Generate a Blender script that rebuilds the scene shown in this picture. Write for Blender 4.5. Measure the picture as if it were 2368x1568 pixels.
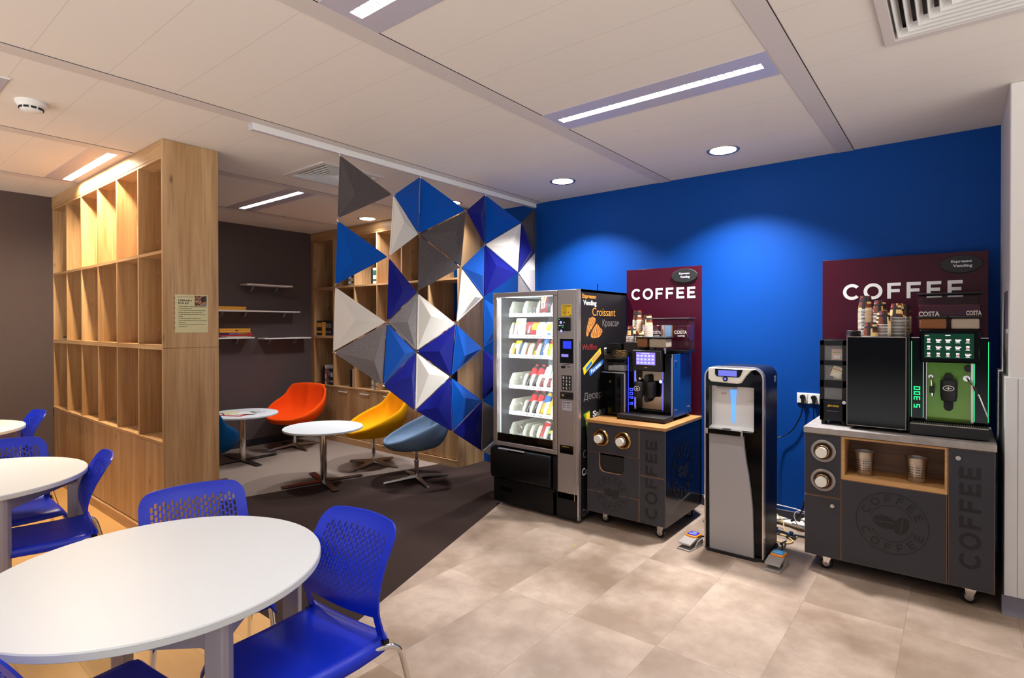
import bpy, bmesh, math, random
from math import pi, sin, cos, radians as rad, sqrt, atan2, hypot
from mathutils import Vector, Matrix
random.seed(7)
SC = bpy.context.scene
COL = SC.collection
for o in list(bpy.data.objects):
    bpy.data.objects.remove(o)

# ---------------- camera ----------------
EYE = 1.55
yaw, pit, rol = 0.672573, -0.006319, -0.001154
F = Vector((-sin(yaw)*cos(pit), cos(yaw)*cos(pit), sin(pit)))
R0 = Vector((cos(yaw), sin(yaw), 0)); U0 = R0.cross(F)
Rv = R0*cos(rol) + U0*sin(rol); Uv = -R0*sin(rol) + U0*cos(rol)
cd = bpy.data.cameras.new('camera'); cam = bpy.data.objects.new('camera', cd); COL.objects.link(cam)
cam.matrix_world = Matrix(((Rv.x, Uv.x, -F.x, 0), (Rv.y, Uv.y, -F.y, 0), (Rv.z, Uv.z, -F.z, EYE), (0, 0, 0, 1)))
cd.sensor_width = 36; cd.lens = 1290.315*36/2368; cd.shift_y = -(784-761.25)/2368; cd.clip_start = 0.02
SC.camera = cam
# ---------------- world, exposure ----------------
w = bpy.data.worlds.new('world'); SC.world = w; w.use_nodes = True
wt = w.node_tree; wc = wt.nodes.new('ShaderNodeTexCoord'); ws = wt.nodes.new('ShaderNodeSeparateXYZ'); wr = wt.nodes.new('ShaderNodeValToRGB')
wt.links.new(wc.outputs['Generated'], ws.inputs[0])
# added world gradient: bright below the horizon to light the ceiling, dim above
wm = wt.nodes.new('ShaderNodeMapRange'); wm.inputs[1].default_value = -1; wm.inputs[2].default_value = 1; wt.links.new(ws.outputs[2], wm.inputs[0]); wt.links.new(wm.outputs[0], wr.inputs[0])
wr.color_ramp.elements[0].position = .42; wr.color_ramp.elements[0].color = (1, .99, .98, 1)
wr.color_ramp.elements[1].position = .47; wr.color_ramp.elements[1].color = (.105, .11, .125, 1)
wt.links.new(wr.outputs[0], wt.nodes['Background'].inputs[0]); wt.nodes['Background'].inputs[1].default_value = 2.8
SC.view_settings.view_transform = 'Standard'; SC.view_settings.look = 'None'
SC.view_settings.gamma = 1; SC.view_settings.exposure = 0.06; SC.view_settings.use_curve_mapping = False
SC.cycles.use_denoising = True; SC.cycles.use_adaptive_sampling = True; SC.cycles.adaptive_threshold = .02
SC.cycles.max_bounces = 7; SC.cycles.diffuse_bounces = 4; SC.cycles.glossy_bounces = 4; SC.cycles.transmission_bounces = 6; SC.cycles.transparent_max_bounces = 8
SC.cycles.sample_clamp_indirect = 6; SC.cycles.caustics_reflective = False; SC.cycles.caustics_refractive = False
H = 2.845
WARM = (1.0, .80, .55); NEUT = (1.0, .98, .985); COOL = (.86, .93, 1.0)

# ---------------- materials ----------------
def lin(h):
    if isinstance(h, str):
        v = [int(h[i:i+2], 16)/255 for i in (0, 2, 4)]
        return tuple(c/12.92 if c <= .04045 else ((c+.055)/1.055)**2.4 for c in v)
    return h
class NT:
    def __init__(s, m): s.m = m; s.t = m.node_tree; s.b = s.t.nodes['Principled BSDF']
    def n(s, typ, **k):
        x = s.t.nodes.new(typ)
        for a, b in k.items():
            if a.startswith('i_'):
                x.inputs[a[2:].replace('_', ' ')].default_value = b
            else: setattr(x, a, b)
        return x
    def l(s, a, b): s.t.links.new(a, b)
    def math(s, op, a, b=None, c=None):
        x = s.n('ShaderNodeMath', operation=op)
        for i, v in enumerate((a, b, c)):
            if v is None: continue
            if isinstance(v, (int, float)): x.inputs[i].default_value = v
            else: s.l(v, x.inputs[i])
        return x.outputs[0]
    def mix(s, f, a, b, bt='MIX'):
        x = s.n('ShaderNodeMix', data_type='RGBA', blend_type=bt)
        for i, v in ((0, f), (6, a), (7, b)):
            if isinstance(v, (int, float)): x.inputs[i].default_value = v
            elif isinstance(v, tuple): x.inputs[i].default_value = (*v, 1)
            else: s.l(v, x.inputs[i])
        return x.outputs[2]
def mat(name, col, rough=.5, metal=0, spec=.5, coat=0, emit=0, ecol=None, alpha=1, trans=0, ior=1.5, sheen=0):
    m = bpy.data.materials.new(name); m.use_nodes = True
    b = m.node_tree.nodes['Principled BSDF']; c = lin(col)
    b.inputs['Base Color'].default_value = (*c, 1); b.inputs['Roughness'].default_value = rough
    b.inputs['Metallic'].default_value = metal; b.inputs['Specular IOR Level'].default_value = spec
    b.inputs['Coat Weight'].default_value = coat; b.inputs['Coat Roughness'].default_value = .05
    b.inputs['Alpha'].default_value = alpha; b.inputs['Transmission Weight'].default_value = trans; b.inputs['IOR'].default_value = ior
    b.inputs['Sheen Weight'].default_value = sheen
    if emit:
        b.inputs['Emission Color'].default_value = (*lin(ecol if ecol else col), 1); b.inputs['Emission Strength'].default_value = emit
    return m
def noisy(m, c2, scale=8, fac=.5, detail=4, stretch=(1, 1, 1), bump=0, bscale=200, lo=.35, hi=.65):
    t = NT(m); tc = t.n('ShaderNodeTexCoord'); mp = t.n('ShaderNodeMapping'); mp.inputs['Scale'].default_value = stretch
    t.l(tc.outputs['Object'], mp.inputs[0])
    if c2:
        nz = t.n('ShaderNodeTexNoise', i_Scale=scale, i_Detail=detail); t.l(mp.outputs[0], nz.inputs['Vector'])
        mr = t.n('ShaderNodeMapRange'); mr.inputs[1].default_value = lo; mr.inputs[2].default_value = hi; mr.inputs[4].default_value = fac
        t.l(nz.outputs[0], mr.inputs[0])
        c = tuple(t.b.inputs['Base Color'].default_value[:3]); t.l(t.mix(mr.outputs[0], c, lin(c2)), t.b.inputs['Base Color'])
    if bump:
        n2 = t.n('ShaderNodeTexNoise', i_Scale=bscale, i_Detail=2); t.l(mp.outputs[0], n2.inputs['Vector'])
        bp = t.n('ShaderNodeBump', i_Strength=bump, i_Distance=.002); t.l(n2.outputs[0], bp.inputs['Height']); t.l(bp.outputs[0], t.b.inputs['Normal'])
    return m
def wood(name, c1, c2, c3, axis='z', rough=.45, scale=1.0):
    """long grain along one axis, broad boards of tint, small dark knots"""
    m = mat(name, c1, rough); t = NT(m); tc = t.n('ShaderNodeTexCoord')
    def mapped(k, lo):
        mp = t.n('ShaderNodeMapping'); s = [k, k, k]; s['xyz'.index(axis)] = lo; mp.inputs['Scale'].default_value = [a*scale for a in s]
        t.l(tc.outputs['Object'], mp.inputs[0]); return mp.outputs[0]
    a = t.n('ShaderNodeTexNoise', i_Scale=1.0, i_Detail=5, i_Distortion=.6); t.l(mapped(9, .7), a.inputs['Vector'])
    b = t.n('ShaderNodeTexNoise', i_Scale=1.0, i_Detail=3, i_Distortion=.2); t.l(mapped(70, 2.5), b.inputs['Vector'])
    k = t.n('ShaderNodeTexVoronoi', i_Scale=1.0); t.l(mapped(7, 2.6), k.inputs['Vector'])
    ra = t.n('ShaderNodeMapRange'); ra.inputs[1].default_value = .38; ra.inputs[2].default_value = .64; t.l(a.outputs[0], ra.inputs[0])
    rb = t.n('ShaderNodeMapRange'); rb.inputs[1].default_value = .45; rb.inputs[2].default_value = .75; rb.inputs[4].default_value = .5; t.l(b.outputs[0], rb.inputs[0])
    rk = t.n('ShaderNodeMapRange'); rk.inputs[1].default_value = .03; rk.inputs[2].default_value = .11; rk.inputs[3].default_value = .75; rk.inputs[4].default_value = 0; t.l(k.outputs[0], rk.inputs[0])
    c = t.mix(ra.outputs[0], lin(c1), lin(c2)); c = t.mix(rb.outputs[0], c, lin(c3)); c = t.mix(rk.outputs[0], c, tuple(v*.45 for v in lin(c3)))
    t.l(c, t.b.inputs['Base Color']); return m
M = {}
M['ceil'] = mat('ceiling_tile', 'E3DAD0', .9); M['band'] = mat('ceiling_band', 'CFC5BF', .55)
M['gap'] = mat('shadow_gap', '3A3230', .9); M['plate'] = mat('light_plate', 'C4BFCB', .4, .2)
M['white'] = mat('white_paint', 'E8E6E2', .5); M['offwhite'] = mat('white_plastic', 'E9E6DA', .4); M['cream'] = mat('cream_plastic', 'E4E0CE', .45)
M['blue_wall'] = noisy(mat('blue_wall_paint', (.0, .050, .27), .6, spec=.15), None, bump=.05, bscale=300)
M['dark_wall'] = noisy(mat('dark_wall_paint', '574C4B', .8, spec=.2), None, bump=.05, bscale=300)
M['column'] = mat('column_paint', 'DDD9D5', .6); M['cladding'] = mat('column_cladding', 'D9D9D8', .45)
M['skirt'] = mat('skirting_dark', '26262E', .5); M['skirtgrey'] = mat('skirting_grey', '6C6872', .4)
M['oak'] = wood('oak_vertical', 'C8A274', 'AC8355', '84603A', 'z'); M['oakh'] = wood('oak_horizontal', 'C8A274', 'AE8558', '8A643C', 'x')
M['chrome'] = mat('chrome', 'E6E2DD', .08, 1); M['steel'] = noisy(mat('brushed_steel', 'B9B2AA', .28, 1), None, stretch=(1, 1, 60), bump=.1, bscale=40)
M['tabletop'] = mat('table_laminate', 'DEE3E6', .42); M['tableleg'] = noisy(mat('table_leg_grey', 'A39CA6', .5, .3), None, bump=.1, bscale=600)
M['blueplast'] = noisy(mat('blue_plastic', (.001, .022, .53), .36, spec=.5), None, bump=.12, bscale=700)
M['black'] = mat('black_plastic', '0B0B0D', .35, spec=.3); M['gloss'] = mat('black_gloss', '030304', .07, spec=.18); M['matt'] = mat('black_matt', '0B0B0C', .6)
M['vendblack'] = mat('vending_side_black', '17171A', .4); M['silver'] = mat('silver_paint', 'A59C97', .38, .55); M['silverlt'] = mat('silver_trim', 'C8C2BE', .25, .8)
M['glass'] = mat('clear_glass', 'FFFFFF', .0, spec=.5, alpha=.10)
M['acryl'] = mat('clear_acrylic', '3A3634', .05, spec=.5, alpha=.25)
M['acrylw'] = mat('wine_acrylic', '45081E', .08, spec=.6, alpha=.93)
M['wine'] = noisy(mat('wine_panel', (.045, .003, .012), .25, spec=.2), None, bump=.06, bscale=900)
M['graphite'] = noisy(mat('graphite_laminate', '2A2A31', .45), None, bump=.05, bscale=900); M['graphprint'] = mat('black_print', '0D0D10', .5)
M['ply'] = mat('ply_edge', 'B98A62', .6); M['copper'] = mat('copper', 'D79B68', .15, 1); M['brass'] = mat('brass', 'B7904E', .18, 1)
M['wtop'] = wood('cart_worktop_wood', 'B5854C', '94683A', '6F4A27', 'x'); M['niche'] = wood('niche_wood', 'C79A62', 'B38450', '9A6E3E', 'x'); M['nicheback'] = wood('niche_back_walnut', '94745A', '775A43', '5D4432', 'x')
M['conc'] = noisy(mat('concrete_laminate', '8F8985', .5), 'AAA39C', scale=12, fac=.8)
M['cartside'] = mat('cart_side_gloss', '0D0E15', .14, spec=.4); M['feltg'] = noisy(mat('felt_grey', '6B6362', .95, spec=.1, sheen=.2), '857D7B', scale=110, fac=.7, detail=6, stretch=(1, 1.6, .8), bump=.3, bscale=400)
M['feltd'] = noisy(mat('felt_dark_grey', '4A4445', .95, spec=.1), '5A5352', scale=110, fac=.8, detail=6, bump=.3, bscale=400)
M['feltw'] = noisy(mat('felt_white', 'DBD3C8', .9, spec=.1), None, bump=.2, bscale=500)
M['feltb'] = noisy(mat('felt_blue', (.0, .066, .36), .9, spec=.1, sheen=.1), None, bump=.2, bscale=500)
M['feltn'] = noisy(mat('felt_navy', (.002, .004, .16), .9, spec=.1, sheen=.1), None, bump=.2, bscale=500)
M['orange'] = noisy(mat('orange_wool', (.90, .085, .006), .9, spec=.1), None, bump=.2, bscale=500); M['yellow'] = noisy(mat('yellow_wool', (.85, .37, .004), .9, spec=.1), None, bump=.2, bscale=500)
M['greyblue'] = noisy(mat('greyblue_wool', '62768D', .9, spec=.1), None, bump=.2, bscale=500); M['teal'] = noisy(mat('teal_wool', '034472', .9, spec=.1), None, bump=.2, bscale=500)
M['foot'] = mat('dark_steel_foot', '4A4240', .3, .8); M['red'] = mat('red', 'C4141C', .5); M['paper'] = mat('paper', 'D9D3A4', .7); M['ink'] = mat('ink', '2A2118', .7)
M['yel'] = mat('yellow_print', 'F0C81C', .5); M['orng'] = mat('orange_plastic', 'F08C14', .4); M['pedal'] = mat('pedal_grey', '9A938B', .55)
M['selblue'] = mat('label_blue', '1A22A8', .4); M['cyan'] = mat('label_cyan', '20A6EE', .4); M['greyprint'] = mat('grey_print', '77706F', .5)
M['croi'] = noisy(mat('croissant_print', 'E09A48', .6), 'A85E22', scale=30, fac=.9, stretch=(1, 1, 3)); M['oranprint'] = mat('orange_print', 'E59A3C', .5); M['redprint'] = mat('dark_red_print', '8E2A2A', .5)
M['blueprint'] = mat('blue_print', '2D6FC0', .4); M['greenpr'] = mat('green_print', '5A9B2C', .4); M['gold'] = mat('gold', 'C8AA5A', .3, .7)
M['pwhite'] = mat('powder_beige', 'CDB9A2', .8); M['pbrown'] = mat('powder_brown', 'A0622C', .8); M['cola'] = mat('cola', '1A0A08', .1, spec=.6); M['rose'] = mat('rose_drink', '7A2A2A', .15)
M['oj'] = mat('orange_drink', 'F2B81A', .2); M['cupb'] = mat('cup_brown', '6E2F18', .6); M['cupd'] = mat('cup_dark', '201512', .6); M['cupc'] = mat('cup_cream', 'F0CC86', .6); M['cupw'] = mat('cup_rim_white', 'EFE9E4', .5)
M['ledw'] = mat('lamp_white', 'FFFFFF', .5, emit=7, ecol=(1, .97, .94)); M['ledwarm'] = mat('lamp_warm', 'FFFFFF', .5, emit=7, ecol=(1, .93, .80)); M['disc'] = mat('downlight_glass', 'FFFFFF', .4, emit=14, ecol=(1, .98, .96))
M['fin'] = mat('louvre_white', 'F2F2F4', .3, emit=.35, ecol=(1, .98, .97))
M['eblue'] = mat('glow_blue', '1A22FF', .4, emit=2.2, ecol=(.05, .07, 1)); M['egreen'] = mat('glow_green', '10C060', .4, emit=1.6, ecol=(.01, .75, .22)); M['escreen'] = mat('screen_blue', '2030D0', .2, emit=.9, ecol=(.01, .03, .85))
M['epurple'] = mat('screen_purple', '6050C8', .2, emit=.8, ecol=(.35, .25, .85)); M['egreens'] = mat('screen_green', '010504', .15, spec=.2, emit=.8, ecol=(.003, .045, .02)); M['elcd'] = mat('screen_lilac', '5A62C0', .2, emit=.8, ecol=(.13, .14, .62))
M['ebeam'] = mat('beam_blue', '6AA8F0', .3, emit=1.0, ecol=(.10, .33, 1)); M['eicon'] = mat('icon_white', 'FFFFFF', .3, emit=.8, ecol=(.85, .88, 1)); M['eiconb'] = mat('icon_brown', 'A0602C', .3, emit=.5, ecol=(.40, .14, .04)); M['eicont'] = mat('icon_blue', '90A0F0', .3, emit=.9, ecol=(.35, .42, 1))
M['mirror'] = mat('mirror_steel', '7E6C5A', .12, 1); M['gmirror'] = noisy(mat('green_glass', '4C7A1C', .15, .35, emit=.06, ecol=(.12, .30, .02)), '8A8A4A', scale=3, fac=.5)
M['bluepanel'] = mat('machine_blue_side', '0C4C96', .35, .3); M['cord'] = mat('black_cord', '0A0A0C', .4); M['wcord'] = mat('white_cord', 'C8C4C0', .4)
M['stick'] = mat('stirrer_wood', 'D8B46C', .7); M['gbox'] = wood('yellow_box_wood', 'E8A83A', 'D89428', 'B87818', 'y')
M['led_cool'] = mat('vending_led', 'FFFFFF', .5, emit=3, ecol=(.80, .93, 1)); M['vendin'] = mat('vending_inner', 'DCE6E8', .5)

# stone tile floor: 0.463 x 0.925 m grid, cloudy grey brown
def tilefloor():
    m = mat('stone_vinyl', 'BFA998', .42, spec=.4); t = NT(m); tc = t.n('ShaderNodeTexCoord'); sp = t.n('ShaderNodeSeparateXYZ'); t.l(tc.outputs['Object'], sp.inputs[0])
    u = t.math('DIVIDE', t.math('ADD', sp.outputs[0], 1.131+46.3), .463); v = t.math('DIVIDE', t.math('ADD', sp.outputs[1], -3.46+92.5), .925)
    fu, fv = t.math('FRACT', u), t.math('FRACT', v); iu, iv = t.math('FLOOR', u), t.math('FLOOR', v)
    wn = t.n('ShaderNodeTexWhiteNoise', noise_dimensions='2D'); cb = t.n('ShaderNodeCombineXYZ'); t.l(iu, cb.inputs[0]); t.l(iv, cb.inputs[1]); t.l(cb.outputs[0], wn.inputs[0])
    ad = t.n('ShaderNodeVectorMath', operation='MULTIPLY_ADD'); t.l(wn.outputs['Color'], ad.inputs[0]); ad.inputs[1].default_value = (9, 9, 9); t.l(tc.outputs['Object'], ad.inputs[2])
    n1 = t.n('ShaderNodeTexNoise', i_Scale=2.2, i_Detail=6, i_Roughness=.55); n2 = t.n('ShaderNodeTexNoise', i_Scale=9, i_Detail=6, i_Roughness=.65)
    t.l(ad.outputs[0], n1.inputs['Vector']); t.l(ad.outputs[0], n2.inputs['Vector'])
    r1 = t.n('ShaderNodeMapRange'); r1.inputs[1].default_value = .35; r1.inputs[2].default_value = .62; t.l(n1.outputs[0], r1.inputs[0])
    r2 = t.n('ShaderNodeMapRange'); r2.inputs[1].default_value = .35; r2.inputs[2].default_value = .75; r2.inputs[4].default_value = .45; t.l(n2.outputs[0], r2.inputs[0])
    c = t.mix(r1.outputs[0], lin('8B745F'), lin('BBA693')); c = t.mix(r2.outputs[0], c, lin('7E6957'))
    c = t.mix(t.math('MULTIPLY', wn.outputs['Value'], .22), c, lin('A79587'))
    eu = t.math('MINIMUM', fu, t.math('SUBTRACT', 1, fu)); ev = t.math('MINIMUM', fv, t.math('SUBTRACT', 1, fv))
    ln = t.math('MAXIMUM', t.math('LESS_THAN', eu, .0022), t.math('LESS_THAN', ev, .0011))
    c = t.mix(t.math('MULTIPLY', ln, .55), c, lin('5E4C42')); t.l(c, t.b.inputs['Base Color']); return m
M['stone'] = tilefloor()
def plankfloor():
    m = mat('laminate_planks', 'D9B077', .35); t = NT(m); tc = t.n('ShaderNodeTexCoord')
    br = t.n('ShaderNodeTexBrick', i_Scale=1.0, i_Mortar_Size=.0012, i_Brick_Width=1.2, i_Row_Height=.19); br.offset = .37
    br.inputs['Color1'].default_value = (*lin('D9AE72'), 1); br.inputs['Color2'].default_value = (*lin('CDA066'), 1); br.inputs['Mortar'].default_value = (*lin('B08850'), 1)
    t.l(tc.outputs['Object'], br.inputs['Vector'])
    mp = t.n('ShaderNodeMapping'); mp.inputs['Scale'].default_value = (1.2, 14, 1); t.l(tc.outputs['Object'], mp.inputs[0])
    nz = t.n('ShaderNodeTexNoise', i_Scale=1.5, i_Detail=5, i_Distortion=.8); t.l(mp.outputs[0], nz.inputs['Vector'])
    c = t.mix(t.math('MULTIPLY', nz.outputs[0], .5), br.outputs['Color'], lin('BE8F55')); t.l(c, t.b.inputs['Base Color']); return m
M['planks'] = plankfloor()
M['carpd'] = noisy(mat('dark_carpet', '2B221F', .95, spec=.03), '41342F', scale=260, fac=.9, detail=3, bump=.6, bscale=500)
M['carpl'] = noisy(mat('light_carpet', '7B6C62', .95, spec=.03), '93857A', scale=260, fac=.9, detail=3, bump=.6, bscale=500)
def ceilmat():
    m = M['ceil']; t = NT(m); tc = t.n('ShaderNodeTexCoord'); sp = t.n('ShaderNodeSeparateXYZ'); t.l(tc.outputs['Object'], sp.inputs[0])
    v = t.math('FRACT', t.math('DIVIDE', t.math('ADD', sp.outputs[1], 31-.644), .31)); e = t.math('MINIMUM', v, t.math('SUBTRACT', 1, v))
    ln = t.math('LESS_THAN', e, .006); nz = t.n('ShaderNodeTexNoise', i_Scale=1.2, i_Detail=3); t.l(tc.outputs['Object'], nz.inputs['Vector'])
    c = t.mix(t.math('MULTIPLY', nz.outputs[0], .25), lin('E3DAD0'), lin('D3C9BF')); t.l(t.mix(t.math('MULTIPLY', ln, .3), c, lin('9A8F86')), t.b.inputs['Base Color'])
ceilmat()

# ---------------- mesh helpers ----------------
ROOT = {}
class G:
    def __init__(s): s.v = []; s.f = []; s.mi = []; s.T = None
    def add(s, vs, fs, m=0):
        k = len(s.v)
        s.v += [tuple(s.T @ Vector(p)) if s.T else tuple(p) for p in vs]
        s.f += [tuple(i+k for i in f) for f in fs]; s.mi += [m]*len(fs); return s
    def box(s, x0, y0, z0, x1, y1, z1, m=0):
        return s.add([(x, y, z) for z in (z0, z1) for y in (y0, y1) for x in (x0, x1)], [(0, 2, 3, 1), (4, 5, 7, 6), (0, 1, 5, 4), (2, 6, 7, 3), (0, 4, 6, 2), (1, 3, 7, 5)], m)
    def prism(s, pts, a0, a1, axis='z', m=0):
        """2d outline pushed along an axis; x-axis outlines are (y,z), y-axis (x,z), z-axis (x,y)"""
        n = len(pts)
        def p(q, a): return (a, q[0], q[1]) if axis == 'x' else (q[0], a, q[1]) if axis == 'y' else (q[0], q[1], a)
        ar = sum(pts[i][0]*pts[(i+1) % n][1]-pts[(i+1) % n][0]*pts[i][1] for i in range(n))
        if (ar < 0) != (axis == 'y'): pts = pts[::-1]
        if a1 < a0: a0, a1 = a1, a0
        vs = [p(q, a0) for q in pts]+[p(q, a1) for q in pts]
        return s.add(vs, [tuple(range(n))[::-1], tuple(range(n, 2*n))]+[(i, (i+1) % n, n+(i+1) % n, n+i) for i in range(n)], m)
    def lathe(s, prof, c=(0, 0, 0), n=24, axis='z', m=0, ms=None, cap=True):
        vs = []
        for r, h in prof:
            for i in range(n):
                a = 2*pi*i/n; x, y = r*cos(a), r*sin(a)
                q = (x, y, h) if axis == 'z' else (x, h, -y) if axis == 'y' else (h, x, y)
                vs.append((q[0]+c[0], q[1]+c[1], q[2]+c[2]))
        for j in range(len(prof)-1):
            fs = [(j*n+i, j*n+(i+1) % n, (j+1)*n+(i+1) % n, (j+1)*n+i) for i in range(n)]
            if j == 0: k0 = len(s.v); s.add(vs, [])
            s.f += [tuple(x+k0 for x in f) for f in fs]; s.mi += [(ms[j] if ms else m)]*n
        if cap:
            if prof[0][0] > 1e-5: s.f.append(tuple(k0+i for i in range(n))[::-1]); s.mi.append(ms[0] if ms else m)
            if prof[-1][0] > 1e-5: s.f.append(tuple(k0+(len(prof)-1)*n+i for i in range(n))); s.mi.append(ms[-1] if ms else m)
        return s
    def cyl(s, x, y, z0, z1, r, r2=None, n=24, m=0): return s.lathe([(r, z0), (r if r2 is None else r2, z1)], (x, y, 0), n, 'z', m)
    def disk(s, c, r, h, axis='y', n=24, m=0): return s.lathe([(r, 0), (r, h)], c, n, axis, m)
    def tube(s, pts, r, n=10, m=0, closed=False, rs=None):
        P = [Vector(p) for p in pts]; k0 = len(s.v); N = len(P); vs = []; up = None
        for i, p in enumerate(P):
            d = (P[(i+1) % N]-P[i-1]) if closed else (P[min(i+1, N-1)]-P[max(i-1, 0)])
            d.normalize()
            if up is None: up = Vector((0, 0, 1)) if abs(d.z) < .9 else Vector((1, 0, 0))
            a = d.cross(up)
            if a.length < 1e-4: a = d.cross(Vector((0, 1, 0)))
            a.normalize(); b = d.cross(a); up = -b if False else up
            if i and (a.dot(pa) < 0): a = -a; b = -b
            pa = a.copy(); rr = rs[i] if rs else r
            b = d.cross(a)
            for k in range(n):
                t = 2*pi*k/n; vs.append(p+a*(rr*cos(t))+b*(rr*sin(t)))
        fs = []
        for i in range(N if closed else N-1):
            j = (i+1) % N
            for k in range(n): fs.append((i*n+k, j*n+k, j*n+(k+1) % n, i*n+(k+1) % n))
        if not closed: fs += [tuple(range(n)), tuple((N-1)*n+k for k in range(n))[::-1]]
        return s.add(vs, fs, m)
    def grid(s, fn, nu, nv, m=0, mf=None):
        vs = [fn(i/nu, j/nv) for j in range(nv+1) for i in range(nu+1)]; w = nu+1
        k0 = len(s.v); s.add(vs, [])
        for j in range(nv):
            for i in range(nu):
                s.f.append(tuple(k0+q for q in (j*w+i, j*w+i+1, (j+1)*w+i+1, (j+1)*w+i))); s.mi.append(mf(i, j) if mf else m)
        return s
    def build(s, name, mats, parent=None, smooth=35, bevel=0, bseg=2, local=False, solid=0, sub=0, weld=False, kind=None):
        if not isinstance(mats, (list, tuple)): mats = [mats]
        me = bpy.data.meshes.new(name); vs = s.v; org = None
        if parent is not None and not local and parent.name in ROOT:
            inv = ROOT[parent.name].inverted(); vs = [tuple(inv @ Vector(p)) for p in vs]
        elif parent is None and not local and kind != 'structure':
            xs, ys, zs = zip(*vs); org = Vector(((min(xs)+max(xs))/2, (min(ys)+max(ys))/2, min(zs))); vs = [tuple(Vector(p)-org) for p in vs]
        me.from_pydata(vs, [], s.f); me.polygons.foreach_set('material_index', s.mi)
        for q in mats: me.materials.append(q)
        b = bmesh.new(); b.from_mesh(me)
        if weld: bmesh.ops.remove_doubles(b, verts=b.verts, dist=1e-5)
        if not solid: bmesh.ops.recalc_face_normals(b, faces=b.faces)
        b.to_mesh(me); b.free()
        if smooth:
            me.polygons.foreach_set('use_smooth', [True]*len(me.polygons)); me.set_sharp_from_angle(angle=rad(smooth))
        o = bpy.data.objects.new(name, me); COL.objects.link(o)
        if org is not None: o.location = org
        if parent is not None:
            o.parent = parent
            if parent.name in ROOT: ROOT[o.name] = ROOT[parent.name]
        if kind: o['kind'] = kind
        if solid:
            q = o.modifiers.new('solid', 'SOLIDIFY'); q.thickness = abs(solid); q.offset = -1 if solid > 0 else 1
        if bevel:
            q = o.modifiers.new('bevel', 'BEVEL'); q.width = bevel; q.segments = bseg; q.limit_method = 'ANGLE'; q.angle_limit = rad(40); q.harden_normals = False
        if sub:
            q = o.modifiers.new('sub', 'SUBSURF'); q.levels = sub; q.render_levels = sub
        return o
def tag(o, label, cat, group=None):
    o['label'] = label; o['category'] = cat
    if group: o['group'] = group
    return o
def thing(name, label, cat, loc=(0, 0, 0), rz=0, group=None):
    o = bpy.data.objects.new(name, None); COL.objects.link(o); o.empty_display_size = .1
    o.location = loc; o.rotation_euler = (0, 0, rz); ROOT[o.name] = Matrix.Translation(loc) @ Matrix.Rotation(rz, 4, 'Z')
    return tag(o, label, cat, group)
def dup(o, loc=None, rz=None, label=None, group=None, parent=None):
    c = o.copy(); COL.objects.link(c)
    if parent is not None: c.parent = parent
    if loc is not None: c.location = loc
    if rz is not None: c.rotation_euler = (0, 0, rz)
    if label: c['label'] = label
    if group: c['group'] = group
    for ch in list(o.children): dup(ch, parent=c)
    return c
FIT = []
def text(s, m, parent, at, wd, ht, face='-y', bold=0, rot=0, ex=.0004, shear=0, name='lettering'):
    """writing on a plane; at = centre, wd x ht = size; face: direction the letters look"""
    cu = bpy.data.curves.new(name, 'FONT'); cu.body = s; cu.size = 1; cu.extrude = ex/max(ht, .001); cu.resolution_u = 3; cu.offset = bold; cu.shear = shear
    cu.materials.append(m); o = bpy.data.objects.new(name, cu); COL.objects.link(o); o.parent = parent
    FIT.append((o, at, wd, ht, face, rot)); return o
def fit_text():
    bpy.context.view_layer.update()
    for o, at, wd, ht, face, rot in FIT:
        bb = [Vector(c) for c in o.bound_box]; x0, x1 = min(b.x for b in bb), max(b.x for b in bb); y0, y1 = min(b.y for b in bb), max(b.y for b in bb)
        sx, sy = wd/max(x1-x0, 1e-6), ht/max(y1-y0, 1e-6)
        Bm = {'-y': Matrix.Rotation(pi/2, 4, 'X'), '+x': Matrix.Rotation(pi/2, 4, 'Z') @ Matrix.Rotation(pi/2, 4, 'X'), '+z': Matrix.Identity(4)}[face]
        W = Matrix.Translation(at) @ Bm @ Matrix.Rotation(rot, 4, 'Z') @ Matrix.Diagonal((sx, sy, min(sx, sy), 1)) @ Matrix.Translation((-(x0+x1)/2, -(y0+y1)/2, 0))
        o.matrix_basis = o.parent.matrix_world.inverted() @ W
# geometric sans capitals and squared digits as flat outlines, unit height
def glyph(ch):
    t = .2; out = []
    def bx(a, b, c, d): out.append([(a, b), (c, b), (c, d), (a, d)])
    if ch in 'CO':
        N = 36 if ch == 'O' else 30; a0, a1 = (0, 2*pi) if ch == 'O' else (rad(42), rad(318))
        for i in range(N):
            p, q = a0+(a1-a0)*i/N, a0+(a1-a0)*(i+1)/N
            out.append([(.52+.52*cos(p), .5+.52*sin(p)), (.52+.52*cos(q), .5+.52*sin(q)), (.52+.32*cos(q), .5+.32*sin(q)), (.52+.32*cos(p), .5+.32*sin(p))])
        return out, (1.04 if ch == 'O' else .92)
    bx(0, 0, t, 1); bx(t, .8, .72, 1); bx(t, .4, .66, .6)
    if ch == 'E': bx(t, 0, .74, .2)
    return out, .76
SEG = {'S': 'afgcd', '2': 'abged', '3': 'abgcd', '0': 'abcdef'}
def seg(ch):
    t = .16; W = .62; R = {'a': (0, 1-t, W, 1), 'd': (0, 0, W, t), 'g': (0, .5-t/2, W, .5+t/2), 'f': (0, .5, t, 1), 'b': (W-t, .5, W, 1), 'e': (0, 0, t, .5), 'c': (W-t, 0, W, .5)}
    return [[(a, b), (c, b), (c, d), (a, d)] for a, b, c, d in (R[k] for k in SEG[ch])], W
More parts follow.
